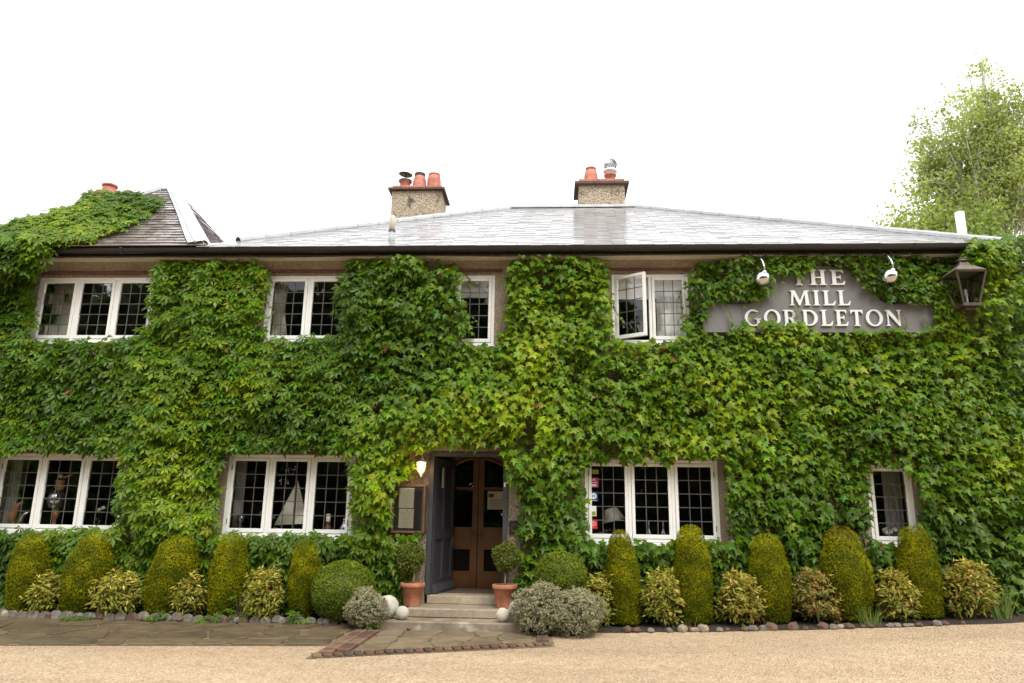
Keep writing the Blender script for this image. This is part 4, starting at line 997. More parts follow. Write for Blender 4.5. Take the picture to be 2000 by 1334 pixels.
def ex_blue(o, x0, x1, z0, z1, y):
    xm_, zm_ = (x0+x1)/2, (z0+z1)/2+.005; r_ = (x1-x0)*.36
    MB().prism([(xm_+r_*math.cos(q), zm_+r_*math.sin(q)) for q in np.linspace(0, 2*math.pi, 24, endpoint=False)], 'y', y, y+.0006).build('disc', 'label_white', o)
    for dx in (-.022, .006):
        MB().box(xm_+dx, xm_+dx+.014, y-.0006, y-.0002, zm_-.014, zm_+.016).build('mark', 'felt_grey', o)
    MB().box(x0+.02, x1-.02, y-.0004, y+.0002, z0+.008, z0+.014).build('text_line', 'label_white', o)
def ex_red(o, x0, x1, z0, z1, y):
    h = z1-z0
    for f, w in ((.82, .3), (.66, .7), (.52, .75), (.38, .6), (.2, .16)):
        xm_ = (x0+x1)/2; MB().box(xm_-(x1-x0)*w/2, xm_+(x1-x0)*w/2, y-.0006, y-.0002, z0+h*f-.003, z0+h*f+.003).build('text_line', 'lamp_cloth', o)
def ex_wh(o, x0, x1, z0, z1, y): MB().box(x0+.01, x1-.012, y, y+.0006, z0+.01, z0+(z1-z0)*.45).build('picture', 'green_label', o)
sticker(1151, 1169, 917, 926, 'green_label', 'olive green sticker, topmost in the column of window stickers')
sticker(1151, 1169, 933, 952, 'pink', 'pink sticker with a dark band in the column of window stickers', ex_pink)
sticker(1151, 1168, 960, 979, 'blue', 'blue sticker with a white disc in the column of window stickers', ex_blue)
sticker(1154, 1165, 988, 1008, 'label_white', 'pale white and green leaflet in the column of window stickers', ex_wh)
sticker(1151, 1167, 1015, 1033, 'red', 'red sticker, lowest in the column of window stickers', ex_red)

# ------------------------------------------------------------------ climbing plants
HOLES = [
 [(64,668),(78,505),(96,500),(300,500),(296,545),(286,575),(290,605),(283,640),(262,664)],
 [(516,667),(514,640),(526,560),(530,500),(668,500),(662,560),(660,600),(655,660)],
 [(912,500),(990,500),(986,560),(988,600),(976,640),(968,680),(893,676),(905,660),(922,640),(918,600),(902,560),(900,520)],
 [(1188,500),(1350,500),(1342,560),(1344,600),(1336,640),(1322,668),(1205,672),(1198,600),(1188,545)],
 [(1380,652),(1382,594),(1400,602),(1440,586),(1470,596),(1500,585),(1508,560),(1508,542),(1530,538),(1560,546),(1575,532),(1600,520),(1625,526),(1640,532),(1680,546),(1700,580),(1735,594),(1785,600),(1830,602),(1834,642),(1790,656),(1745,653),(1700,650),(1660,652),(1630,656),(1590,648),(1560,640),(1500,637),(1470,634),(1440,648),(1420,654)],
 [(-20,1040),(-20,884),(242,888),(236,930),(226,960),(228,1000),(214,1038)],
 [(425,1048),(430,980),(436,890),(560,886),(692,890),(684,930),(682,990),(692,1052)],
 [(762,1046),(768,942),(800,938),(803,925),(800,895),(830,888),(850,876),(985,876),(992,930),(1012,960),(1016,1000),(1012,1050),(1010,1075),(1016,1100),(1020,1200),(795,1200),(800,1160),(804,1110),(818,1075),(828,1046)],
 [(1142,1062),(1142,945),(1165,908),(1240,908),(1400,903),(1414,912),(1416,1064)],
 [(1700,1064),(1706,1000),(1698,950),(1700,918),(1768,920),(1788,950),(1802,990),(1797,1030),(1792,1064)],
]
for i_, h in enumerate(HOLES):              # clear of the frames by a leaf's half width
    if i_ not in (4, 7):
        mx_, my_ = np.mean([p[0] for p in h]), np.mean([p[1] for p in h])
        HOLES[i_] = [(p[0]+6*np.sign(p[0]-mx_), p[1]+3*np.sign(p[1]-my_)) for p in h]
def in_poly(x, y, poly):
    ins = np.zeros(len(x), bool); n = len(poly); j = n-1
    for i in range(n):
        xi, yi = poly[i]; xj, yj = poly[j]
        c = ((yi > y) != (yj > y)) & (x < (xj-xi)*(y-yi)/(yj-yi+1e-9)+xi); ins ^= c; j = i
    return ins
TOPX = [-100, 90, 100, 300, 330, 400, 500, 530, 660, 690, 760, 850, 900, 985, 1020, 1100, 1185, 1340, 1400, 1470, 1540, 1620, 1700, 1800, 1870, 1880, 2100]
TOPY = [440, 440, 545, 540, 515, 512, 518, 545, 540, 512, 505, 512, 535, 535, 510, 500, 520, 535, 512, 500, 492, 490, 495, 502, 505, 470, 470]
def pix_arr(P):
    v = P-EYE; k = v@fw; return 1000+F_PX*(v@rt)/k, 667-F_PX*(v@up)/k
LIME = [(860, 830, 150, 70, .36), (1045, 690, 50, 75, .55), (960, 800, 120, 60, .25), (350, 930, 60, 90, .45), (560, 740, 120, 60, .2), (740, 960, 50, 70, .5), (1060, 830, 60, 60, .4), (1410, 740, 60, 60, .35), (1500, 820, 120, 60, .22),
        (1330, 860, 100, 40, .35), (1880, 640, 60, 60, .4), (1960, 540, 60, 80, .5), (1750, 720, 200, 60, .12), (380, 800, 90, 60, .2), (1560, 650, 150, 18, .3), (1960, 900, 60, 70, .35), (150, 430, 150, 60, .25)]
def bulge(x, z, px, py):
    b = .04+.20*vnoise(x*.9, z*.9, 1)+.26*vnoise(x*2.3, z*2.1, 2)+.14*vnoise(x*5.0, z*5.0, 3)
    for cx_, cy_, rx, ry, a in ((870, 820, 210, 60, .30), (1050, 720, 55, 90, .16), (745, 960, 50, 80, .16), (350, 900, 70, 120, .12), (1050, 930, 50, 120, .10), (1350, 860, 150, 35, .10), (1930, 560, 90, 110, .22)):
        b += a*np.exp(-((px-cx_)/rx)**2-((py-cy_)/ry)**2)
    low = np.clip((1.15-z)/.5, 0, 1); b *= 1-.55*low
    b *= np.where((py < 660) & (px > 1340) & (px < 1880), .72, 1)
    return b
def sample_wall(n):
    x = rng.uniform(-11.2, 7.35, n); z = rng.uniform(.12, 6.1, n)
    P0 = np.stack([x, np.full(n, WALL_Y), z], 1); px, py = pix_arr(P0)
    b = bulge(x, z, px, py); f = rng.random(n)**.7                     # more leaves on the outside
    y = WALL_Y-.03-b*f
    over = np.clip(x-HX1, 0, 1); y = np.where(over > 0, y+over*over*.9+rng.random(n)*.3*(over > 0), y)
    sgn = in_poly(px, py, [(1365,660),(1365,580),(1490,500),(1720,500),(1845,580),(1845,660)])   # growth spilling over the sign's edges
    y = np.where(sgn, np.minimum(y, 11.25-.12*rng.random(n)), y)
    P = np.stack([x, y, z], 1); px, py = pix_arr(P)
    jx, jy = px+rng.normal(0, 4, n), py+9+rng.normal(0, 3, n)
    keep = jy > np.interp(px, TOPX, TOPY)+rng.normal(0, 3, n)+10*(vnoise(px/22, px*0, 7)-.5)
    keep &= ~((z > 5.7) & (px > 95) & (px < 1872))
    wob = 12*(vnoise(px/26, py/26, 9)-.5), 12*(vnoise(px/26, py/26, 10)-.5)
    for h in HOLES: keep &= ~in_poly(jx+wob[0], jy+wob[1], h)
    # bare wall at the foot of the corner, right of the last shrub
    keep &= ~((px > 1945) & (py > 1165))
    gap = vnoise(x*3.1, z*2.7, 21); keep &= ~((gap > .90) & (f > .4))
    return P[keep], f[keep], px[keep], py[keep]
def ivy_dirs(n, up_=.75, spread=.6):
    N = np.stack([rng.normal(0, spread, n), -np.ones(n), up_+rng.normal(0, .5, n)], 1)
    T = np.stack([rng.normal(0, .55, n), -.35+rng.normal(0, .3, n), -np.ones(n)], 1)
    return N, T
def ivy_col(P, px, py, f, n):
    t_ = .33+.42*(vnoise(P[:, 0]*.8+3, P[:, 2]*.8, 31)-.5)+.22*(vnoise(P[:, 0]*2.6, P[:, 2]*2.6, 32)-.5)+rng.normal(0, .13, n)
    for cx_, cy_, rx, ry, a in LIME: t_ += a*np.exp(-((px-cx_)/rx)**2-((py-cy_)/ry)**2)*(.45+.55*f)
    c = ramp3(t_, (.036, .082, .004), (.106, .196, .006), (.29, .37, .011))
    c[:, 0] *= 1+rng.normal(0, .13, n); c[:, 1] *= 1+rng.normal(0, .05, n); c = np.clip(c, .004, .6); r_ = rng.random(n); c[r_ > .998] = (.22, .10, .04); return c
P, f, px, py = sample_wall(72000)
isfive = px < 690+rng.normal(0, 70, len(px))+60*(vnoise(py/60, py*0, 4)-.5)
# blobs of growth that leave the wall: over the right corner, over the eaves on the left, over the far chimney
def blob(c, r, n, dirup=.6):
    d = unit(rng.normal(0, 1, (n, 3))); d[:, 1] = -np.abs(d[:, 1])*.9+.1; d = unit(d)
    rad = .62+.38*rng.random(n)**.5; w = 1+.25*(vnoise(d[:, 0]*3+c[0], d[:, 2]*3, 5)-.5)
    return np.array(c)+d*np.array(r)*(rad*w)[:, None]
extra = []
for (px_, py_, Y_, r_, n_) in ((1925, 505, 11.1, (.40, .35, .33), 330), (1985, 500, 11.3, (.45, .4, .36), 380), (1990, 590, 11.2, (.35, .35, .5), 300), (1985, 700, 11.3, (.28, .3, .6), 260), (1990, 840, 11.3, (.35, .3, .6), 280), (2010, 960, 11.3, (.35, .3, .6), 260), (2000, 1080, 11.4, (.4, .3, .5), 260), (1990, 1150, 11.3, (.3, .25, .25), 120), (1900, 470+20, 11.15, (.22, .3, .20), 120)):
    extra.append(blob(at(px_, py_, Y_), r_, n_))
EXR = np.concatenate(extra)
extra = []
for (px_, py_, Y_, r_, n_) in ((30, 500, 10.95, (.55, .35, .40), 300), (75, 480, 11.0, (.28, .3, .22), 120), (208, 394, 13.2, (.50, .4, .20), 300), (250, 398, 12.7, (.35, .3, .10), 100), (150, 420, 12.4, (.45, .35, .13), 170), (90, 440, 12.0, (.5, .35, .14), 180), (30, 458, 11.6, (.55, .35, .17), 220), (-10, 560, 11.2, (.35, .3, .8), 200)):
    extra.append(blob(at(px_, py_, Y_), r_, n_))
# creeper over the wing's tiled roof
n = 12000; x = rng.uniform(-10.9, -6.8, n); s_ = rng.uniform(0, 1, n)
Pr = np.stack([x, WEY+(WA[1]-WEY)*s_, EZ+(WA[2]-EZ)*s_], 1); rn = np.array([0, -math.sin(R(47)), math.cos(R(47))])
Pr = Pr+rn*(.05+(.06+.13*vnoise(x*1.3, s_*3, 6))*rng.random(n))[:, None]; qx, qy = pix_arr(Pr)
RP = [(-80,400),(0,380),(60,370),(130,360),(190,362),(240,370),(290,384),(318,390),(300,402),(285,420),(255,426),(225,448),(190,452),(180,468),(140,476),(112,490),(95,505),(-80,505)]
k_ = in_poly(qx+rng.normal(0, 5, n), qy+rng.normal(0, 4, n), RP) & (x > WL0+2.25*s_-.08); extra.append(Pr[k_]); ROOFN = k_.sum()
EXL = np.concatenate(extra)
def add_extra(E):
    a, b = pix_arr(E); return E, np.ones(len(E)), a, b
def vine(name, loc, label, tpl, P, f, px, py, S, mat='ivy_leaf', nobj=300, roofmask=None):
    root = thing(name, loc, label, 'climber'); n = len(P); N, T = ivy_dirs(n)
    if roofmask is not None:
        N[roofmask] = np.stack([rng.normal(0, .4, roofmask.sum()), -.8+rng.normal(0, .3, roofmask.sum()), np.full(roofmask.sum(), 1.0)], 1)
    C = ivy_col(P, px, py, f, n)
    big = np.argsort(-(S+(f > .8)*.3+rng.random(n)*.1)*((px > 5) & (px < 1990)))[:nobj]; mask = np.ones(n, bool); mask[big] = False
    me = leaves_mesh('foliage', tpl, P[mask], N[mask], T[mask], S[mask], C[mask], loc)
    tag(link('foliage', me, mat, root), kind='stuff')
    tints = ((.050, .095, .007), (.080, .145, .009), (.12, .195, .010), (.19, .265, .012)); ms_ = []
    for c in tints:
        m_ = leaves_mesh('leaf', tpl, np.zeros((1, 3)), np.array([[0, 0, 1.]]), np.array([[0, 1., 0]]), np.ones(1), np.array([c])); m_.materials.append(MAT[mat]); ms_.append(m_)
    Fm = frames(N[big], T[big])
    for i, k in enumerate(big):
        g_ = C[k][1]; m_ = ms_[int(np.argmin([abs(c[1]-g_) for c in tints]))]
        o = bpy.data.objects.new('leaf', m_); COL.objects.link(o); o.parent = root
        o.matrix_basis = Matrix.Translation(P[k]-np.array(loc)) @ Matrix(Fm[i].tolist()).to_4x4() @ Matrix.Scale(S[k], 4)
    return root
E = add_extra(EXL)
PL = np.concatenate([P[isfive], E[0]]); fL = np.concatenate([f[isfive], E[1]]); xL = np.concatenate([px[isfive], E[2]]); yL = np.concatenate([py[isfive], E[3]])
rm = np.zeros(len(PL), bool); rm[-ROOFN:] = True
five = vine('creeper', (-6.5, 11.45, 0), 'five-leaved green creeper covering the left half of the wall and wing roof', FIVE, PL, fL, xL, yL, (.10+.15*rng.beta(1.8, 1.8, len(PL)))*np.where(rm, .85, 1), roofmask=rm)
E = add_extra(EXR); k_ = ~isfive
PR = np.concatenate([P[k_], E[0]]); fR = np.concatenate([f[k_], E[1]]); xR = np.concatenate([px[k_], E[2]]); yR = np.concatenate([py[k_], E[3]])
SR = (.055+.135*rng.beta(1.7, 2.0, len(PR)))*np.where((yR < 660) & (xR > 1340), .85, 1)
ivy = vine('ivy', (3.0, 11.45, 0), 'lobed-leaf ivy covering the wall from the door to the right corner', LOBED, PR, fR, xR, yR, SR)
# woody stems against the wall
for root, xr, cnt_ in ((five, (-10, -3.2), 26), (ivy, (-3, 6.9), 46)):
    m = MB()
    for k in range(cnt_):
        x = random.uniform(*xr); z = .05; pts = []
        while z < 5.2:
            pts.append((x, 11.475-random.uniform(0, .05), z)); x += random.uniform(-.16, .16); z += random.uniform(.25, .45)
        ok = [pts[0]]
        seg = []
        for p in pts:
            a, b = pix(p); hit = any(in_poly(np.array([a]), np.array([b]), h)[0] for h in HOLES)
            if hit:
                if len(seg) > 1: m.tube(seg, .011, 5)
                seg = []
            else: seg.append(p)
        if len(seg) > 1: m.tube(seg, .011, 5)
    m.build('stem', 'twig', root)
# young shoots hanging over windows, gutter and sign
sh = []
for (x0, y0, x1, y1, n_) in ((1452, 560, 1456, 598, 5), (1425, 600, 1428, 650, 6), (1480, 610, 1495, 650, 6), (1556, 596, 1556, 640, 7), (1765, 615, 1772, 650, 5), (1808, 618, 1812, 655, 5), (1570, 515, 1560, 480, 5), (1604, 505, 1612, 480, 5), (1510, 505, 1500, 482, 4), (1700, 500, 1720, 478, 4), (1810, 500, 1825, 480, 4), (1078, 510, 1075, 485, 4),
                             (905, 535, 925, 560, 6), (908, 600, 930, 632, 6), (1196, 590, 1215, 625, 6), (1335, 560, 1325, 600, 5), (530, 520, 532, 560, 5), (528, 600, 524, 640, 5), (262, 930, 225, 940, 4), (1325, 630, 1335, 600, 4), (1590, 520, 1600, 545, 4), (1530, 530, 1525, 548, 3)):
    pts = [at(x0+(x1-x0)*u+4*math.sin(u*5+x0), y0+(y1-y0)*u, 11.20 if x0 > 1370 else 11.40) for u in np.linspace(0, 1, n_)]
    MB().tube(pts, .0035, 4).build('shoot', 'twig', ivy)
    for p in pts: sh.append(p+rng.normal(0, .012, 3))
sh = np.array(sh); N, T = ivy_dirs(len(sh)); me = leaves_mesh('shoot_leaves', LOBED, sh, N, T, rng.uniform(.04, .085, len(sh)), ramp3(rng.uniform(.4, .9, len(sh)), (.05, .11, .02), (.11, .19, .03), (.24, .27, .04)), (3.0, 11.45, 0))
tag(link('shoot_leaves', me, 'ivy_leaf', ivy), kind='stuff')

# ------------------------------------------------------------------ clipped and loose shrubs
def shell_points(n, prof, seed, lump=.04):
    """points on a lathe-like body: prof(u)->(radius,z) for u in 0..1"""
    u = rng.random(n*3); r_ = np.array([prof(q)[0] for q in u]); k = rng.random(n*3) < r_/r_.max()*.9+.1; u = u[k][:n]; n = len(u)
    a = rng.uniform(0, 2*math.pi, n); rz = np.array([prof(q) for q in u]); e = 1e-3
    d = np.array([[prof(min(1, q+e))[i]-prof(max(0, q-e))[i] for i in range(2)] for q in u]); d = d/(np.linalg.norm(d, axis=1, keepdims=True)+1e-9)
    nr, nz_ = d[:, 1], -d[:, 0]
    l = 1+lump*(vnoise(a*2.2+seed, rz[:, 1]*6, seed)-.5)*2+lump*.6*(vnoise(a*6+seed, rz[:, 1]*16, seed+1)-.5)*2
    P = np.stack([rz[:, 0]*np.cos(a)*l, rz[:, 0]*np.sin(a)*l, rz[:, 1]], 1); Nn = np.stack([nr*np.cos(a), nr*np.sin(a), nz_], 1)
    return P, Nn
def clipped(name, c, prof, n, leaf, label, cat, group, cols, seed, lean=(0, 0), tpl=BLADE, mat='yew', trunk=None, sx=1.0, core=.9, toprust=0, lump=.04):
    base = np.array(c, float); root = thing(name, tuple(base), label, cat, group)
    P, Nn = shell_points(n, prof, seed, lump); n = len(P)
    zmin, zmax = P[:, 2].min(), P[:, 2].max(); h = (P[:, 2]-zmin)/(zmax-zmin)
    P = P*np.where(rng.random(n)[:, None] < .5, 1, 1-.07*rng.random(n)[:, None])
    P[:, 0] = P[:, 0]*sx+lean[0]*h; P[:, 1] += lean[1]*h
    T = unit(Nn*.75+rng.normal(0, .8, (n, 3))+np.array([0, 0, .25])); N = unit(np.cross(T, rng.normal(0, 1, (n, 3)))*.7+Nn*.9)
    tt = .40+.30*(vnoise(P[:, 0]*7+seed, P[:, 2]*7+P[:, 1]*5, seed)-.5)*2+rng.normal(0, .14, n)+.34*(h-.5)  # yellower tops; shading towards the base is put into the leaf colour
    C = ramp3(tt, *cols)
    if toprust:
        k = (h+rng.normal(0, .05, n)) > .93; C[k] = C[k]*.5+np.array((.20, .085, .01))*.5*toprust
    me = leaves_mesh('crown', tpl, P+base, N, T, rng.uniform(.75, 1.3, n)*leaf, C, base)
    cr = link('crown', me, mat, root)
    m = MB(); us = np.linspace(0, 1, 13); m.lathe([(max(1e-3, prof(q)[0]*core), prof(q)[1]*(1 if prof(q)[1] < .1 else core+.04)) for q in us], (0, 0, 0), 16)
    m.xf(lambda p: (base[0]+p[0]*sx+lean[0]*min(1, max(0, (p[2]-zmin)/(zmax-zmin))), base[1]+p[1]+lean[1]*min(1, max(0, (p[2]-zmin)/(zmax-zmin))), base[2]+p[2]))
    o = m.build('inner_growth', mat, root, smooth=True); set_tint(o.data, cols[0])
    if trunk: MB().tube([base+np.array([0, 0, trunk[0]]), base+np.array([.006, .004, (trunk[0]+trunk[1])/2]), base+np.array([lean[0]*.3, 0, trunk[1]])], trunk[2], 7).build('trunk', 'bark', root, smooth=True)
    else: MB().tube([base+np.array([0, 0, -.03]), base+np.array([0, 0, .25])], .03, 6).build('trunk', 'bark', root)
    return root
YEW = ((.055, .070, .002), (.190, .198, .003), (.46, .41, .006))
def cone_prof(R0, H, bot=.74, topr=.80):
    def f(u):
        if u < .12: q = u/.12; return (R0*bot*(.35+.65*math.sqrt(q)), .02+.10*q*H*.5)
        q = (u-.12)/.88; z = .05*H+q*.95*H
        if q < .48: body = R0*(bot+(1-bot)*math.sin(q/.48*math.pi/2))
        elif q < .76: body = R0*(1-(1-topr)*((q-.48)/.28)**1.9)
        else: body = R0*topr*max(0, 1-((q-.76)/.24)**2.3)**.5
        return (max(body, .002), z)
    return f
CONES = [(5, 80, 1038, 1206, 0, 'clipped yew cone cut by the left edge of the picture'), (115, 207, 1036, 1208, .12, 'second clipped yew cone from the left, below the far left window'),
         (280, 375, 1040, 1201, .18, 'yew cone leaning right, third from the left'), (400, 478, 1042, 1203, .02, 'yew cone standing at the left corner of the sailboat window'),
         (557, 625, 1050, 1200, .02, 'narrow yew cone directly left of the large round box ball'), (1180, 1255, 1032, 1196, -.05, 'yew cone below the window stickers'),
         (1317, 1397, 1022, 1197, -.03, 'tall yew cone below the right light of the sticker window'), (1467, 1553, 1040, 1200, -.05, 'yew cone below the sign, between two shrubs on bare ivy wall'),
         (1607, 1712, 1025, 1204, -.04, 'widest yew cone with rusty brown top, left of the narrow window'), (1762, 1847, 1023, 1201, -.04, 'rightmost yew cone, right of the narrow lower window')]
for i, (xl, xr, yt, yb, ln_, lab) in enumerate(CONES):
    cxp = (xl+xr)/2; Y = 11.10; b = at(cxp, yb, Y-.18); g0 = at(cxp-ln_*60, yb, Y); tp_ = at(cxp, yt, Y)
    zb_ = max(float(gz(b[0]))+.02, .03); w = at(xr, 1120, Y)[0]-at(xl, 1120, Y)[0]; H = tp_[2]-zb_
    clipped('yew_topiary', (g0[0], Y, zb_), cone_prof(w/2-.03, H-.02, (.76, .74, .72, .80, .68, .90, .86, .72, .70, .84)[i], (.80, .76, .82, .80, .84, .70, .80, .80, .72, .78)[i]), 15000, .030, lab, 'topiary', 'clipped yew cones along the wall', YEW, 40+i, (ln_, 0), toprust=1.2 if i in (8,) else 0, lump=.025)
def ball_prof(R0, sq=1.0): return lambda u: (max(.002, R0*math.sin(math.pi*(.04+.96*(1-u)))), R0*sq*(1-math.cos(math.pi*(.04+.96*u))) if False else R0*sq*(1+math.cos(math.pi*(1-u)*.96+0)))
def ballp(R0, sq=.95):
    def f(u): th = math.pi*(1-u)*.93; return (max(.002, R0*math.sin(th)), R0*sq*(1+math.cos(th)))
    return f
BOX = ((.055, .085, .006), (.135, .185, .011), (.25, .29, .018))
Y = 10.98; c = at(671, 1155, Y); r0 = (at(732, 1155, Y)[0]-at(610, 1155, Y)[0])/2
clipped('box_ball', (c[0], Y, max(.02, c[2]-r0*.93)), ballp(r0, .93), 14000, .027, 'large round clipped box ball left of the steps', 'topiary', None, BOX, 71, tpl=SIMPLE, mat='shrub_leaf', lump=.03)
Y = 10.85; c = at(1095, 1124, Y); r0 = (at(1145, 1122, Y)[0]-at(1045, 1122, Y)[0])/2
clipped('box_ball', (c[0], Y, c[2]-r0*.85), ballp(r0, .87), 12000, .027, 'smaller round clipped box ball right of the steps, behind grey shrubs', 'topiary', None, BOX, 72, tpl=SIMPLE, mat='shrub_leaf', trunk=(-.25, .1, .03), lump=.03)

def loose(name, c, rad, n, leaf, label, cat, group, cols, seed, tpl=SIMPLE, mat='shrub_leaf', stems=9, inner=.35, droop=.2, red=0, clus=0):
    base = np.array(c, float); root = thing(name, tuple(base), label, cat, group); rad = np.array(rad, float)
    if clus:                                   # leaves gathered in tufts at the shoot ends
        m_ = n//clus; d = unit(rng.normal(0, 1, (m_, 3))); d[:, 2] = np.where(d[:, 2] < -.8, -d[:, 2], d[:, 2])
        rr_ = (inner+(1-inner)*rng.random(m_)**.6)*(.82+.36*vnoise(d[:, 0]*2.5+seed, d[:, 2]*2.5+d[:, 1]*2, seed))
        cen = d*rr_[:, None]*rad; P = np.repeat(cen, clus, 0); dd = np.repeat(d, clus, 0); n = len(P)
        P = P+rng.normal(0, leaf*.35, (n, 3)); T = unit(dd*.6+rng.normal(0, .7, (n, 3))+np.array([0, -.1, .25-droop]))
    else:
        d = unit(rng.normal(0, 1, (n, 3))); d[:, 2] = np.where(d[:, 2] < -.5, -d[:, 2], d[:, 2]); dd = d
        rr_ = (inner+(1-inner)*rng.random(n)**.5)*(.85+.3*vnoise(d[:, 0]*3+seed, d[:, 2]*3+d[:, 1]*2, seed)); P = d*rr_[:, None]*rad
        T = unit(d+rng.normal(0, .6, (n, 3))+np.array([0, 0, .1]))
    N = unit(dd*.5+rng.normal(0, .5, (n, 3))+np.array([0, -.25, .7])); ctr = base+np.array([0, 0, rad[2]*.92])
    P = P+ctr; P[:, 2] = np.maximum(P[:, 2], base[2]+.015)
    h = (P[:, 2]-base[2])/(2*rad[2]); tt = .38+.42*(h-.45)+rng.normal(0, .20, n)  # greener low down, with the shrub's inner shade put into the leaf colour
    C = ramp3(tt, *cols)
    if red: k = rng.random(n) < red; C[k] = C[k]*.35+np.array((.34, .12, .05))*.65
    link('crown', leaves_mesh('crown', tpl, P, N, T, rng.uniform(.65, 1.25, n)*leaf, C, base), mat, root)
    m = MB()
    for k in range(stems):
        a = rng.uniform(0, 6.28); q = rng.uniform(.3, .85); e = ctr+np.array([math.cos(a)*rad[0]*q, math.sin(a)*rad[1]*q, rad[2]*rng.uniform(-.1, .6)])
        m.tube([base+np.array([math.cos(a)*.03, math.sin(a)*.03, -.03]), base*.5+e*.5+np.array([0, 0, .03]), e], [.008, .006, .003], 5)
    m.build('stem', 'twig', root); return root
NAN = ((.050, .080, .008), (.28, .265, .028), (.64, .50, .12))
SH = [(62, 118, 1115, 1200, .02, 'shaded small yellow-leaved shrub between the two leftmost yew cones'), (183, 280, 1110, 1208, .03, 'wide yellow-leaved shrub right of the second yew cone'), (340, 400, 1118, 1210, .02, 'narrow yellow shrub between the leaning cone and its right neighbour'),
      (475, 557, 1108, 1206, .02, 'bright yellow shrub under the sailboat window'), (1140, 1198, 1113, 1202, .02, 'yellow shrub right of the smaller box ball'), (1255, 1332, 1105, 1204, .04, 'yellow shrub between the two yew cones under the sticker window'),
      (1400, 1490, 1115, 1207, .16, 'reddish yellow shrub right of the tall yew cone'), (1548, 1637, 1113, 1206, .30, 'darkest red-tinted shrub, left of the widest yew cone'), (1712, 1790, 1110, 1200, .10, 'yellow shrub under the narrow lower window'), (1842, 1945, 1092, 1202, .14, 'largest yellow and red shrub at the far right of the bed')]
for i, (xl, xr, yt, yb, rd, lab) in enumerate(SH):
    Y = 10.98; cxp = (xl+xr)/2; b = at(cxp, yb, Y-.2); x_ = at(cxp, 1150, Y)[0]; zb_ = max(float(gz(x_))+.02, .03); w = at(xr, 1150, Y)[0]-at(xl, 1150, Y)[0]; H = at(cxp, yt, Y)[2]-zb_
    cols = NAN if rd < .25 else ((.05, .075, .012), (.20, .20, .035), (.46, .36, .10))
    loose('yellow_shrub', (x_, Y, zb_), (w*.47, min(.32, w*.46), H*.50), 2100 if w > .5 else 1300, .085, lab, 'shrub', 'yellow-leaved shrubs between the yews', cols, 90+i, tpl=NARROW, red=rd, clus=5, inner=.20, droop=.3, stems=12)
HEBE = ((.13, .135, .065), (.29, .27, .165), (.50, .44, .30))
def hebe(xl, xr, yt, yb, Y, lab, n, seed):
    cxp = (xl+xr)/2; x_ = at(cxp, 1190, Y)[0]; w = at(xr, 1190, Y)[0]-at(xl, 1190, Y)[0]; H = at(cxp, yt, Y)[2]
    loose('grey_shrub', (x_, Y, max(0.01, float(gz(x_)))), (w*.52, .34, H*.53), n, .027, lab, 'shrub', 'grey-green mounds beside the steps', HEBE, seed, tpl=SIMPLE, clus=9, inner=.55, droop=-.1, stems=16)
hebe(676, 757, 1153, 1230, 10.55, 'small grey-green mound shrub left of the steps', 9900, 120)
hebe(998, 1108, 1144, 1240, 10.42, 'grey-green mound shrub nearest the steps on the right', 13500, 121)
hebe(1062, 1182, 1154, 1246, 10.38, 'grey-green mound shrub farther right of the steps', 13500, 122)

# ------------------------------------------------------------------ pots with standard box trees, stone balls
for (pxc, base_y, ball, rb, lab1, lab2, ln_) in ((805, 1186, (801, 1088), .215, 'terracotta pot on the left side of the steps', 'small standard box tree in the left pot', 0), (985, 1188, (989, 1088), .20, 'terracotta pot on the right side of the steps', 'small standard box tree in the right pot', 0)):
    Y = 11.16; c = at(pxc, base_y, Y-.13); x_ = at(pxc, 1170, Y)[0]; z0 = .253
    pt = thing('terracotta_pot', (x_, Y, z0), lab1, 'plant pot', 'pots on the steps')
    MB().lathe([(.0, 0), (.118, 0), (.122, .01), (.158, .262), (.176, .264), (.180, .275), (.180, .318), (.174, .325), (.160, .322), (.152, .27), (.0, .265)], (x_, Y, z0), 28).build('pot', 'terracotta', pt, smooth=True)
    MB().lathe([(.155, .285), (.08, .295), (0, .298)], (x_, Y, z0), 16).build('soil', 'soil', pt)
    bc = at(ball[0], ball[1], Y); tb = np.array([x_, Y, z0+.295])
    rt_ = thing('box_tree', tuple(tb), lab2, 'potted tree', 'standard trees in pots'); hz = bc[2]-tb[2]
    dx = bc[0]-x_
    MB().tube([tb-np.array([0, 0, .03]), tb+np.array([.012, .005, hz*.35]), tb+np.array([dx*.6-.008, 0, hz*.7]), tb+np.array([dx, 0, hz])], [.016, .013, .012, .010], 7).build('trunk', 'bark_pale', rt_, smooth=True)
    n = 3600; d = unit(rng.normal(0, 1, (n, 3))); rr_ = rb*(.55+.45*rng.random(n)**.5)*(.85+.3*vnoise(d[:, 0]*2.5+pxc, d[:, 2]*2.5+d[:, 1], 3))
    Pp = bc+d*rr_[:, None]*np.array([1, .9, 1.05]); T = unit(d+rng.normal(0, .7, (n, 3))); N = unit(rng.normal(0, .6, (n, 3))+d*.5+np.array([0, -.2, .6]))
    link('crown', leaves_mesh('crown', SIMPLE, Pp, N, T, rng.uniform(.7, 1.3, n)*.034, ramp3(.40+rng.normal(0, .2, n), (.05, .07, .008), (.12, .15, .016), (.25, .26, .04)), tb), 'shrub_leaf', rt_)
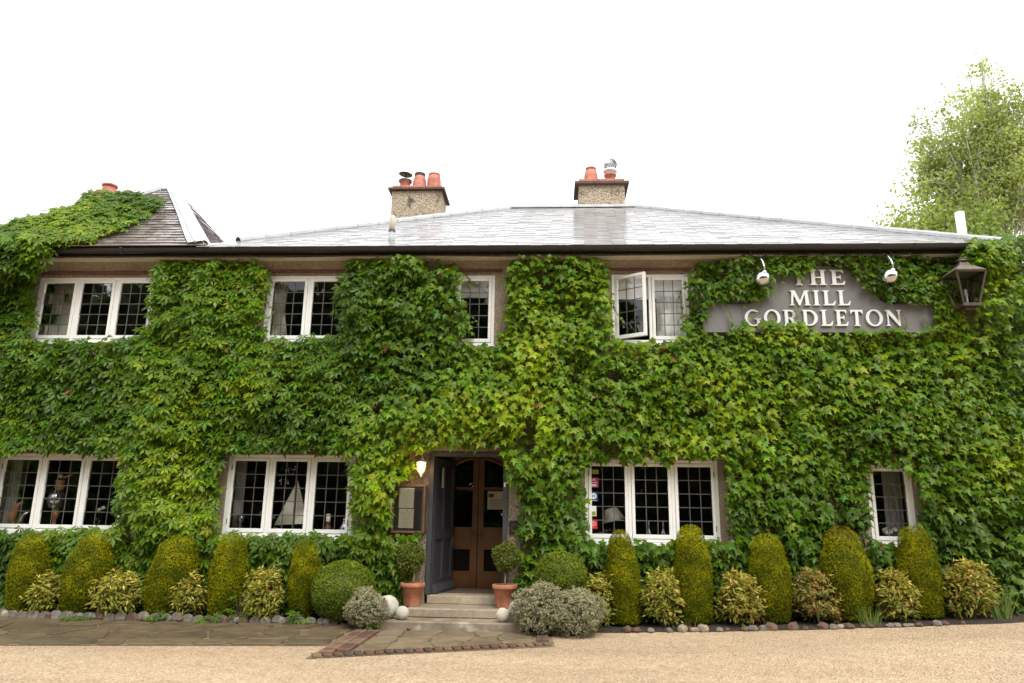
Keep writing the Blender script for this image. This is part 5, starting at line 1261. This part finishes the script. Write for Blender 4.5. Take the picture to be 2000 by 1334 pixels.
def sphere(px, py, Y, r_, zf, lab):
    c = at(px, py, Y); b = bmesh.new(); bmesh.ops.create_icosphere(b, subdivisions=4, radius=r_)
    for v in b.verts: v.co *= 1+.012*math.sin(v.co.x*40+v.co.y*31)*math.cos(v.co.z*37)
    me = bpy.data.meshes.new('stone_ball'); b.to_mesh(me); b.free(); me.polygons.foreach_set('use_smooth', [True]*len(me.polygons))
    for v in me.vertices: v.co.z += r_*.97
    o = link('stone_ball', me, 'ball_stone'); o.location = (c[0], Y, zf); tag(o, lab, 'stone ball', 'stone balls on the steps')
sphere(757, 1185, 10.72, .158, .128, 'large pale stone ball at the left end of the steps')
sphere(786, 1197, 10.63, .092, .128, 'small pale stone ball beside the left pot')
sphere(1014, 1183, 10.72, .150, .128, 'large stone ball half hidden by the grey shrub on the right')
sphere(982, 1198, 10.62, .095, .128, 'small pale stone ball below the right pot')

# ------------------------------------------------------------------ small weeds and grasses at the bed's edge
def tuft(px, yb, Y, label, n=26, hgt=.30, spread=.10, wid=.010, cols=((.06, .10, .02), (.12, .18, .03), (.22, .25, .08)), five_=0):
    x_ = at(px, yb, Y)[0]; z0 = max(.02, float(gz(x_))+.01); root = thing('weed' if five_ else 'grass_tuft', (x_, Y, z0), label, 'weed' if five_ else 'grass')
    a = rng.uniform(0, 6.28, n); r_ = spread*rng.random(n)**.6
    P = np.stack([x_+r_*np.cos(a), Y+r_*.5*np.sin(a), np.full(n, z0)], 1)
    if five_:
        P[:, 2] += rng.uniform(.03, hgt, n); N = np.stack([rng.normal(0, .4, n), -.5+rng.normal(0, .3, n), np.ones(n)], 1); T = np.stack([np.cos(a), np.sin(a)-.6, -.2+rng.normal(0, .2, n)], 1)
        me = leaves_mesh('leaves', FIVE, P, N, T, rng.uniform(.7, 1.3, n)*wid, ramp3(rng.uniform(.1, .7, n), (.035, .08, .008), (.08, .16, .012), (.17, .25, .02)), (x_, Y, z0))
    else:
        T = np.stack([np.cos(a)*.35+rng.normal(0, .1, n), np.sin(a)*.3-.05, np.ones(n)], 1); N = np.stack([rng.normal(0, .3, n), -np.ones(n), np.full(n, .1)], 1)
        me = leaves_mesh('blades', leaf_template_blade(.014), P, N, T, rng.uniform(.35, 1.0, n)*hgt, ramp3(rng.uniform(0, 1, n), *cols), (x_, Y, z0))
    link('leaves' if five_ else 'blades', me, 'shrub_leaf', root)
    if five_:
        m = MB()
        for p in P[:14]: m.tube([(x_, Y, z0-.02), (x_*.5+p[0]*.5, Y, z0+.02+(p[2]-z0)*.6), tuple(p)], .004, 4)
        m.build('stem', 'twig', root)
tuft(1955, 1200, 10.85, 'tall thin grass tuft at the right end of the bed', 90, .55, .12)
tuft(1700, 1203, 10.72, 'thin grass tuft at the foot of the widest yew cone', 60, .36, .12)
tuft(1345, 1205, 10.74, 'dry grass tuft at the foot of the tall yew cone', 24, .22, .12, cols=((.12, .09, .04), (.25, .19, .10), (.35, .28, .16)))
tuft(580, 1205, 10.74, 'green five-leaved weed left of the large box ball', 12, .16, .14, .13, five_=1)
tuft(470, 1150, 10.80, 'green five-leaved seedling left of the bright yellow shrub', 10, .42, .10, .13, five_=1)
tuft(412, 1210, 10.72, 'five-leaved weed at the foot of the fourth yew cone', 9, .10, .10, .13, five_=1)
tuft(150, 1216, 10.68, 'low bright weed growing between edging stones at the far left', 34, .05, .24, .07, five_=1)
tuft(300, 1204, 10.74, 'leafy weed at the foot of the leaning yew cone', 20, .10, .20, .10, five_=1)
tuft(722, 1222, 10.45, 'green leafy weed under the small grey shrub', 16, .14, .13, .11, five_=1)
tuft(1480, 1212, 10.62, 'short grass tuft at the gravel edge below the middle right cone', 40, .09, .22)
tuft(1965, 1150, 11.2, 'five-leaved seedling at the foot of the right corner', 16, .35, .18, .15, five_=1)

# loose gravel and dead leaves scattered on the forecourt
n = 2600; gx_ = rng.uniform(-6.5, 6.5, n); gy_ = rng.uniform(7.0, 10.6, n)
k_ = (gx_ > .15) | ((gx_ < -2.7) & (gy_ < 7.95+(gx_+12)*.133-.03)) | ((gx_ >= -2.7) & (gx_ <= .15) & (gy_ < A0[1]+(A1[1]-A0[1])*(gx_-A0[0])/(A1[0]-A0[0])-.05)); gx_, gy_ = gx_[k_], gy_[k_]; n = len(gx_)
OCT = (np.array([(1, 0, 0), (-1, 0, 0), (0, 1, 0), (0, -1, 0), (0, 0, .7), (0, 0, -.7)]), [(0, 2, 4), (2, 1, 4), (1, 3, 4), (3, 0, 4), (2, 0, 5), (1, 2, 5), (3, 1, 5), (0, 3, 5)])
leafmat('pebble', 0, .75, .3)
P = np.stack([gx_, gy_, gz(gx_)+.004], 1); N = np.stack([rng.normal(0, .3, n), rng.normal(0, .3, n), np.ones(n)], 1); T = rng.normal(0, 1, (n, 3))
o = link('loose_gravel', leaves_mesh('loose_gravel', OCT, P, N, T, rng.uniform(.004, .009, n), ramp3(rng.random(n), (.36, .24, .13), (.56, .41, .25), (.78, .66, .50))), 'pebble')
tag(o, 'loose pale gravel stones lying over the forecourt', 'gravel', kind='stuff')
lf = at(915, 1228, 10.3); q = atz(797, 1229, .03)
own('fallen_leaf', MB().add([(q[0]-.03, q[1], .035), (q[0], q[1]-.03, .05), (q[0]+.04, q[1], .036), (q[0], q[1]+.03, .045)], [(0, 1, 2), (0, 2, 3)]), 'terracotta', (q[0], q[1], .03), 'single orange fallen leaf on the paving before the steps', 'leaf')

# ------------------------------------------------------------------ trees
def tree(name, base, trunk_top, crown, label, n_limb, n_twig, per, leaf, cols, seed, bark='bark', r0=.22, group=None, gauss=.35, tone=0, clip=.98):
    r = np.random.default_rng(seed); base = np.array(base, float); root = thing(name, tuple(base), label, 'tree', group)
    m = MB(); T0 = np.array(trunk_top, float); pts = [base+(T0-base)*u+np.array([.25*math.sin(u*4+seed), .2*math.cos(u*3), 0])*u for u in np.linspace(0, 1, 9)]
    m.tube(pts, [r0*(1-.85*i/8) for i in range(9)], 8).build('trunk', bark, root, smooth=True)
    lim = MB(); tips = []
    for k in range(n_limb):
        c, rad = crown[k % len(crown)]; c = np.array(c); rad = np.array(rad)
        d = unit(r.normal(0, 1, 3)); e = c+d*rad*(.55+.4*r.random())
        zz = np.clip((e[2]-base[2])*r.uniform(.45, .8), 0, T0[2]-base[2]); s = base+(T0-base)*(zz/(T0[2]-base[2]))
        mid = s*.5+e*.5+np.array([0, 0, .15*np.linalg.norm(e-s)])*r.uniform(.3, 1)
        lim.tube([s, mid, e], [r0*.22, r0*.12, r0*.05], 5)
        for j in range(n_twig):
            u = r.uniform(.35, 1.0); p = s*(1-u)**2+mid*2*u*(1-u)+e*u*u; q = p+r.normal(0, 1, 3)*rad*.30; lim.tube([p, q*.5+p*.5+np.array([0, 0, .05]), q], [r0*.05, r0*.03, r0*.015], 3, False); tips += [p*(1-w)+q*w for w in (.45, .75, 1.0)]
    lim.build('limbs', bark, root)
    tips = np.array(tips); k = r.integers(0, len(tips), per); P = tips[k]+r.normal(0, gauss, (per, 3))*np.array([1, 1, .75])
    inside = np.zeros(per, bool)
    for c, rad in crown: inside |= np.sum(((P-np.array(c))/(np.array(rad)*clip))**2, 1) < 1
    P = P[inside]; n = len(P); N = r.normal(0, 1, (n, 3))+np.array([0, -.4, .5]); T = r.normal(0, .7, (n, 3))+np.array([0, 0, -.7])
    tt = .45+.35*(vnoise(P[:, 0]*.9+seed, P[:, 2]*.9, seed)-.5)*2+r.normal(0, .15, n)+tone
    link('crown', leaves_mesh('crown', leaf_template_simple(.34), P, N, T, r.uniform(.7, 1.3, n)*leaf, ramp3(tt, *cols), base), 'birch_leaf', root)
BIR = ((.14, .19, .05), (.28, .34, .11), (.47, .52, .23))
def cb(px, py, Y, rx, rz): q = at(px, py, Y); return ((q[0], Y, q[2]), (rx, rx*.9, rz))
Y = 24; tt = at(1925, 130, Y)
tree('birch_tree', (at(1940, 700, Y)[0], Y, .3), tt, [cb(1898, 176, Y, 1.3, 1.2), cb(1955, 205, Y, 1.6, 1.3), cb(1990, 260, Y, 1.6, 1.5), cb(1868, 250, Y, 1.7, 1.2), cb(1950, 250, Y, 1.8, 2.0), cb(1835, 320, Y, 1.8, 1.2), cb(1940, 350, Y, 2.6, 1.8), cb(1835, 405, Y, 2.2, 1.3), cb(2040, 320, Y, 2.4, 2.6), cb(1810, 300, Y, .8, .7)],
     'tall airy birch tree behind the right end of the roof', 110, 10, 44000, .12, BIR, 7, 'bark_birch', .20, gauss=.19, tone=.10)
Y = 21; tree('broadleaf_tree', (at(1850, 800, Y)[0], Y, .3), at(1850, 400, Y), [cb(1800, 440, Y, 1.5, 1.1), cb(1880, 430, Y, 1.5, 1.1), cb(1758, 440, Y, 1.0, .9), cb(1850, 490, Y, 2.2, 1.4)],
     'lower spreading tree just above the right roof hip', 44, 9, 20000, .13, ((.09, .13, .03), (.20, .27, .06), (.36, .42, .12)), 8, 'bark', .16, gauss=.26)
Y = 19; tree('broadleaf_tree', (at(2040, 900, Y)[0], Y, .3), at(2040, 500, Y), [cb(2020, 520, Y, 2.0, 1.6), cb(2030, 650, Y, 1.9, 1.8), cb(2030, 800, Y, 1.9, 1.6), cb(2040, 920, Y, 1.8, 1.5), cb(2030, 1050, Y, 2.0, 1.5)],
     'dark tree beyond the right corner of the house', 44, 8, 20000, .20, ((.05, .09, .018), (.11, .17, .03), (.20, .26, .05)), 9, 'bark', .16, gauss=.30)
# woodland across the drive behind the viewer: seen only mirrored in the window panes
n = 34000; x = rng.uniform(-38, 38, n); top = 14.0-4.6/(1+np.exp(-(x-6.2)*1.6))+3.2/(1+np.exp(-(x-15)*.8))+1.6*(vnoise(x*.5+2, x*0, 50)-.5)+1.6*(vnoise(x*1.4, x*0, 51)-.5)
z = top*rng.random(n)**.75; y = -15-5*rng.random(n)-1.5*np.sin(z*.4)
me = leaves_mesh('woodland', leaf_template_simple(.42), np.stack([x, y, z], 1), rng.normal(0, 1, (n, 3))+np.array([0, 1, .4]), rng.normal(0, 1, (n, 3)), rng.uniform(.5, 1.2, n), ramp3(rng.random(n), (.03, .05, .012), (.05, .085, .02), (.08, .12, .03)))
tag(link('woodland', me, 'shrub_leaf'), 'dark belt of trees mirrored in the window panes', 'woodland', kind='stuff')
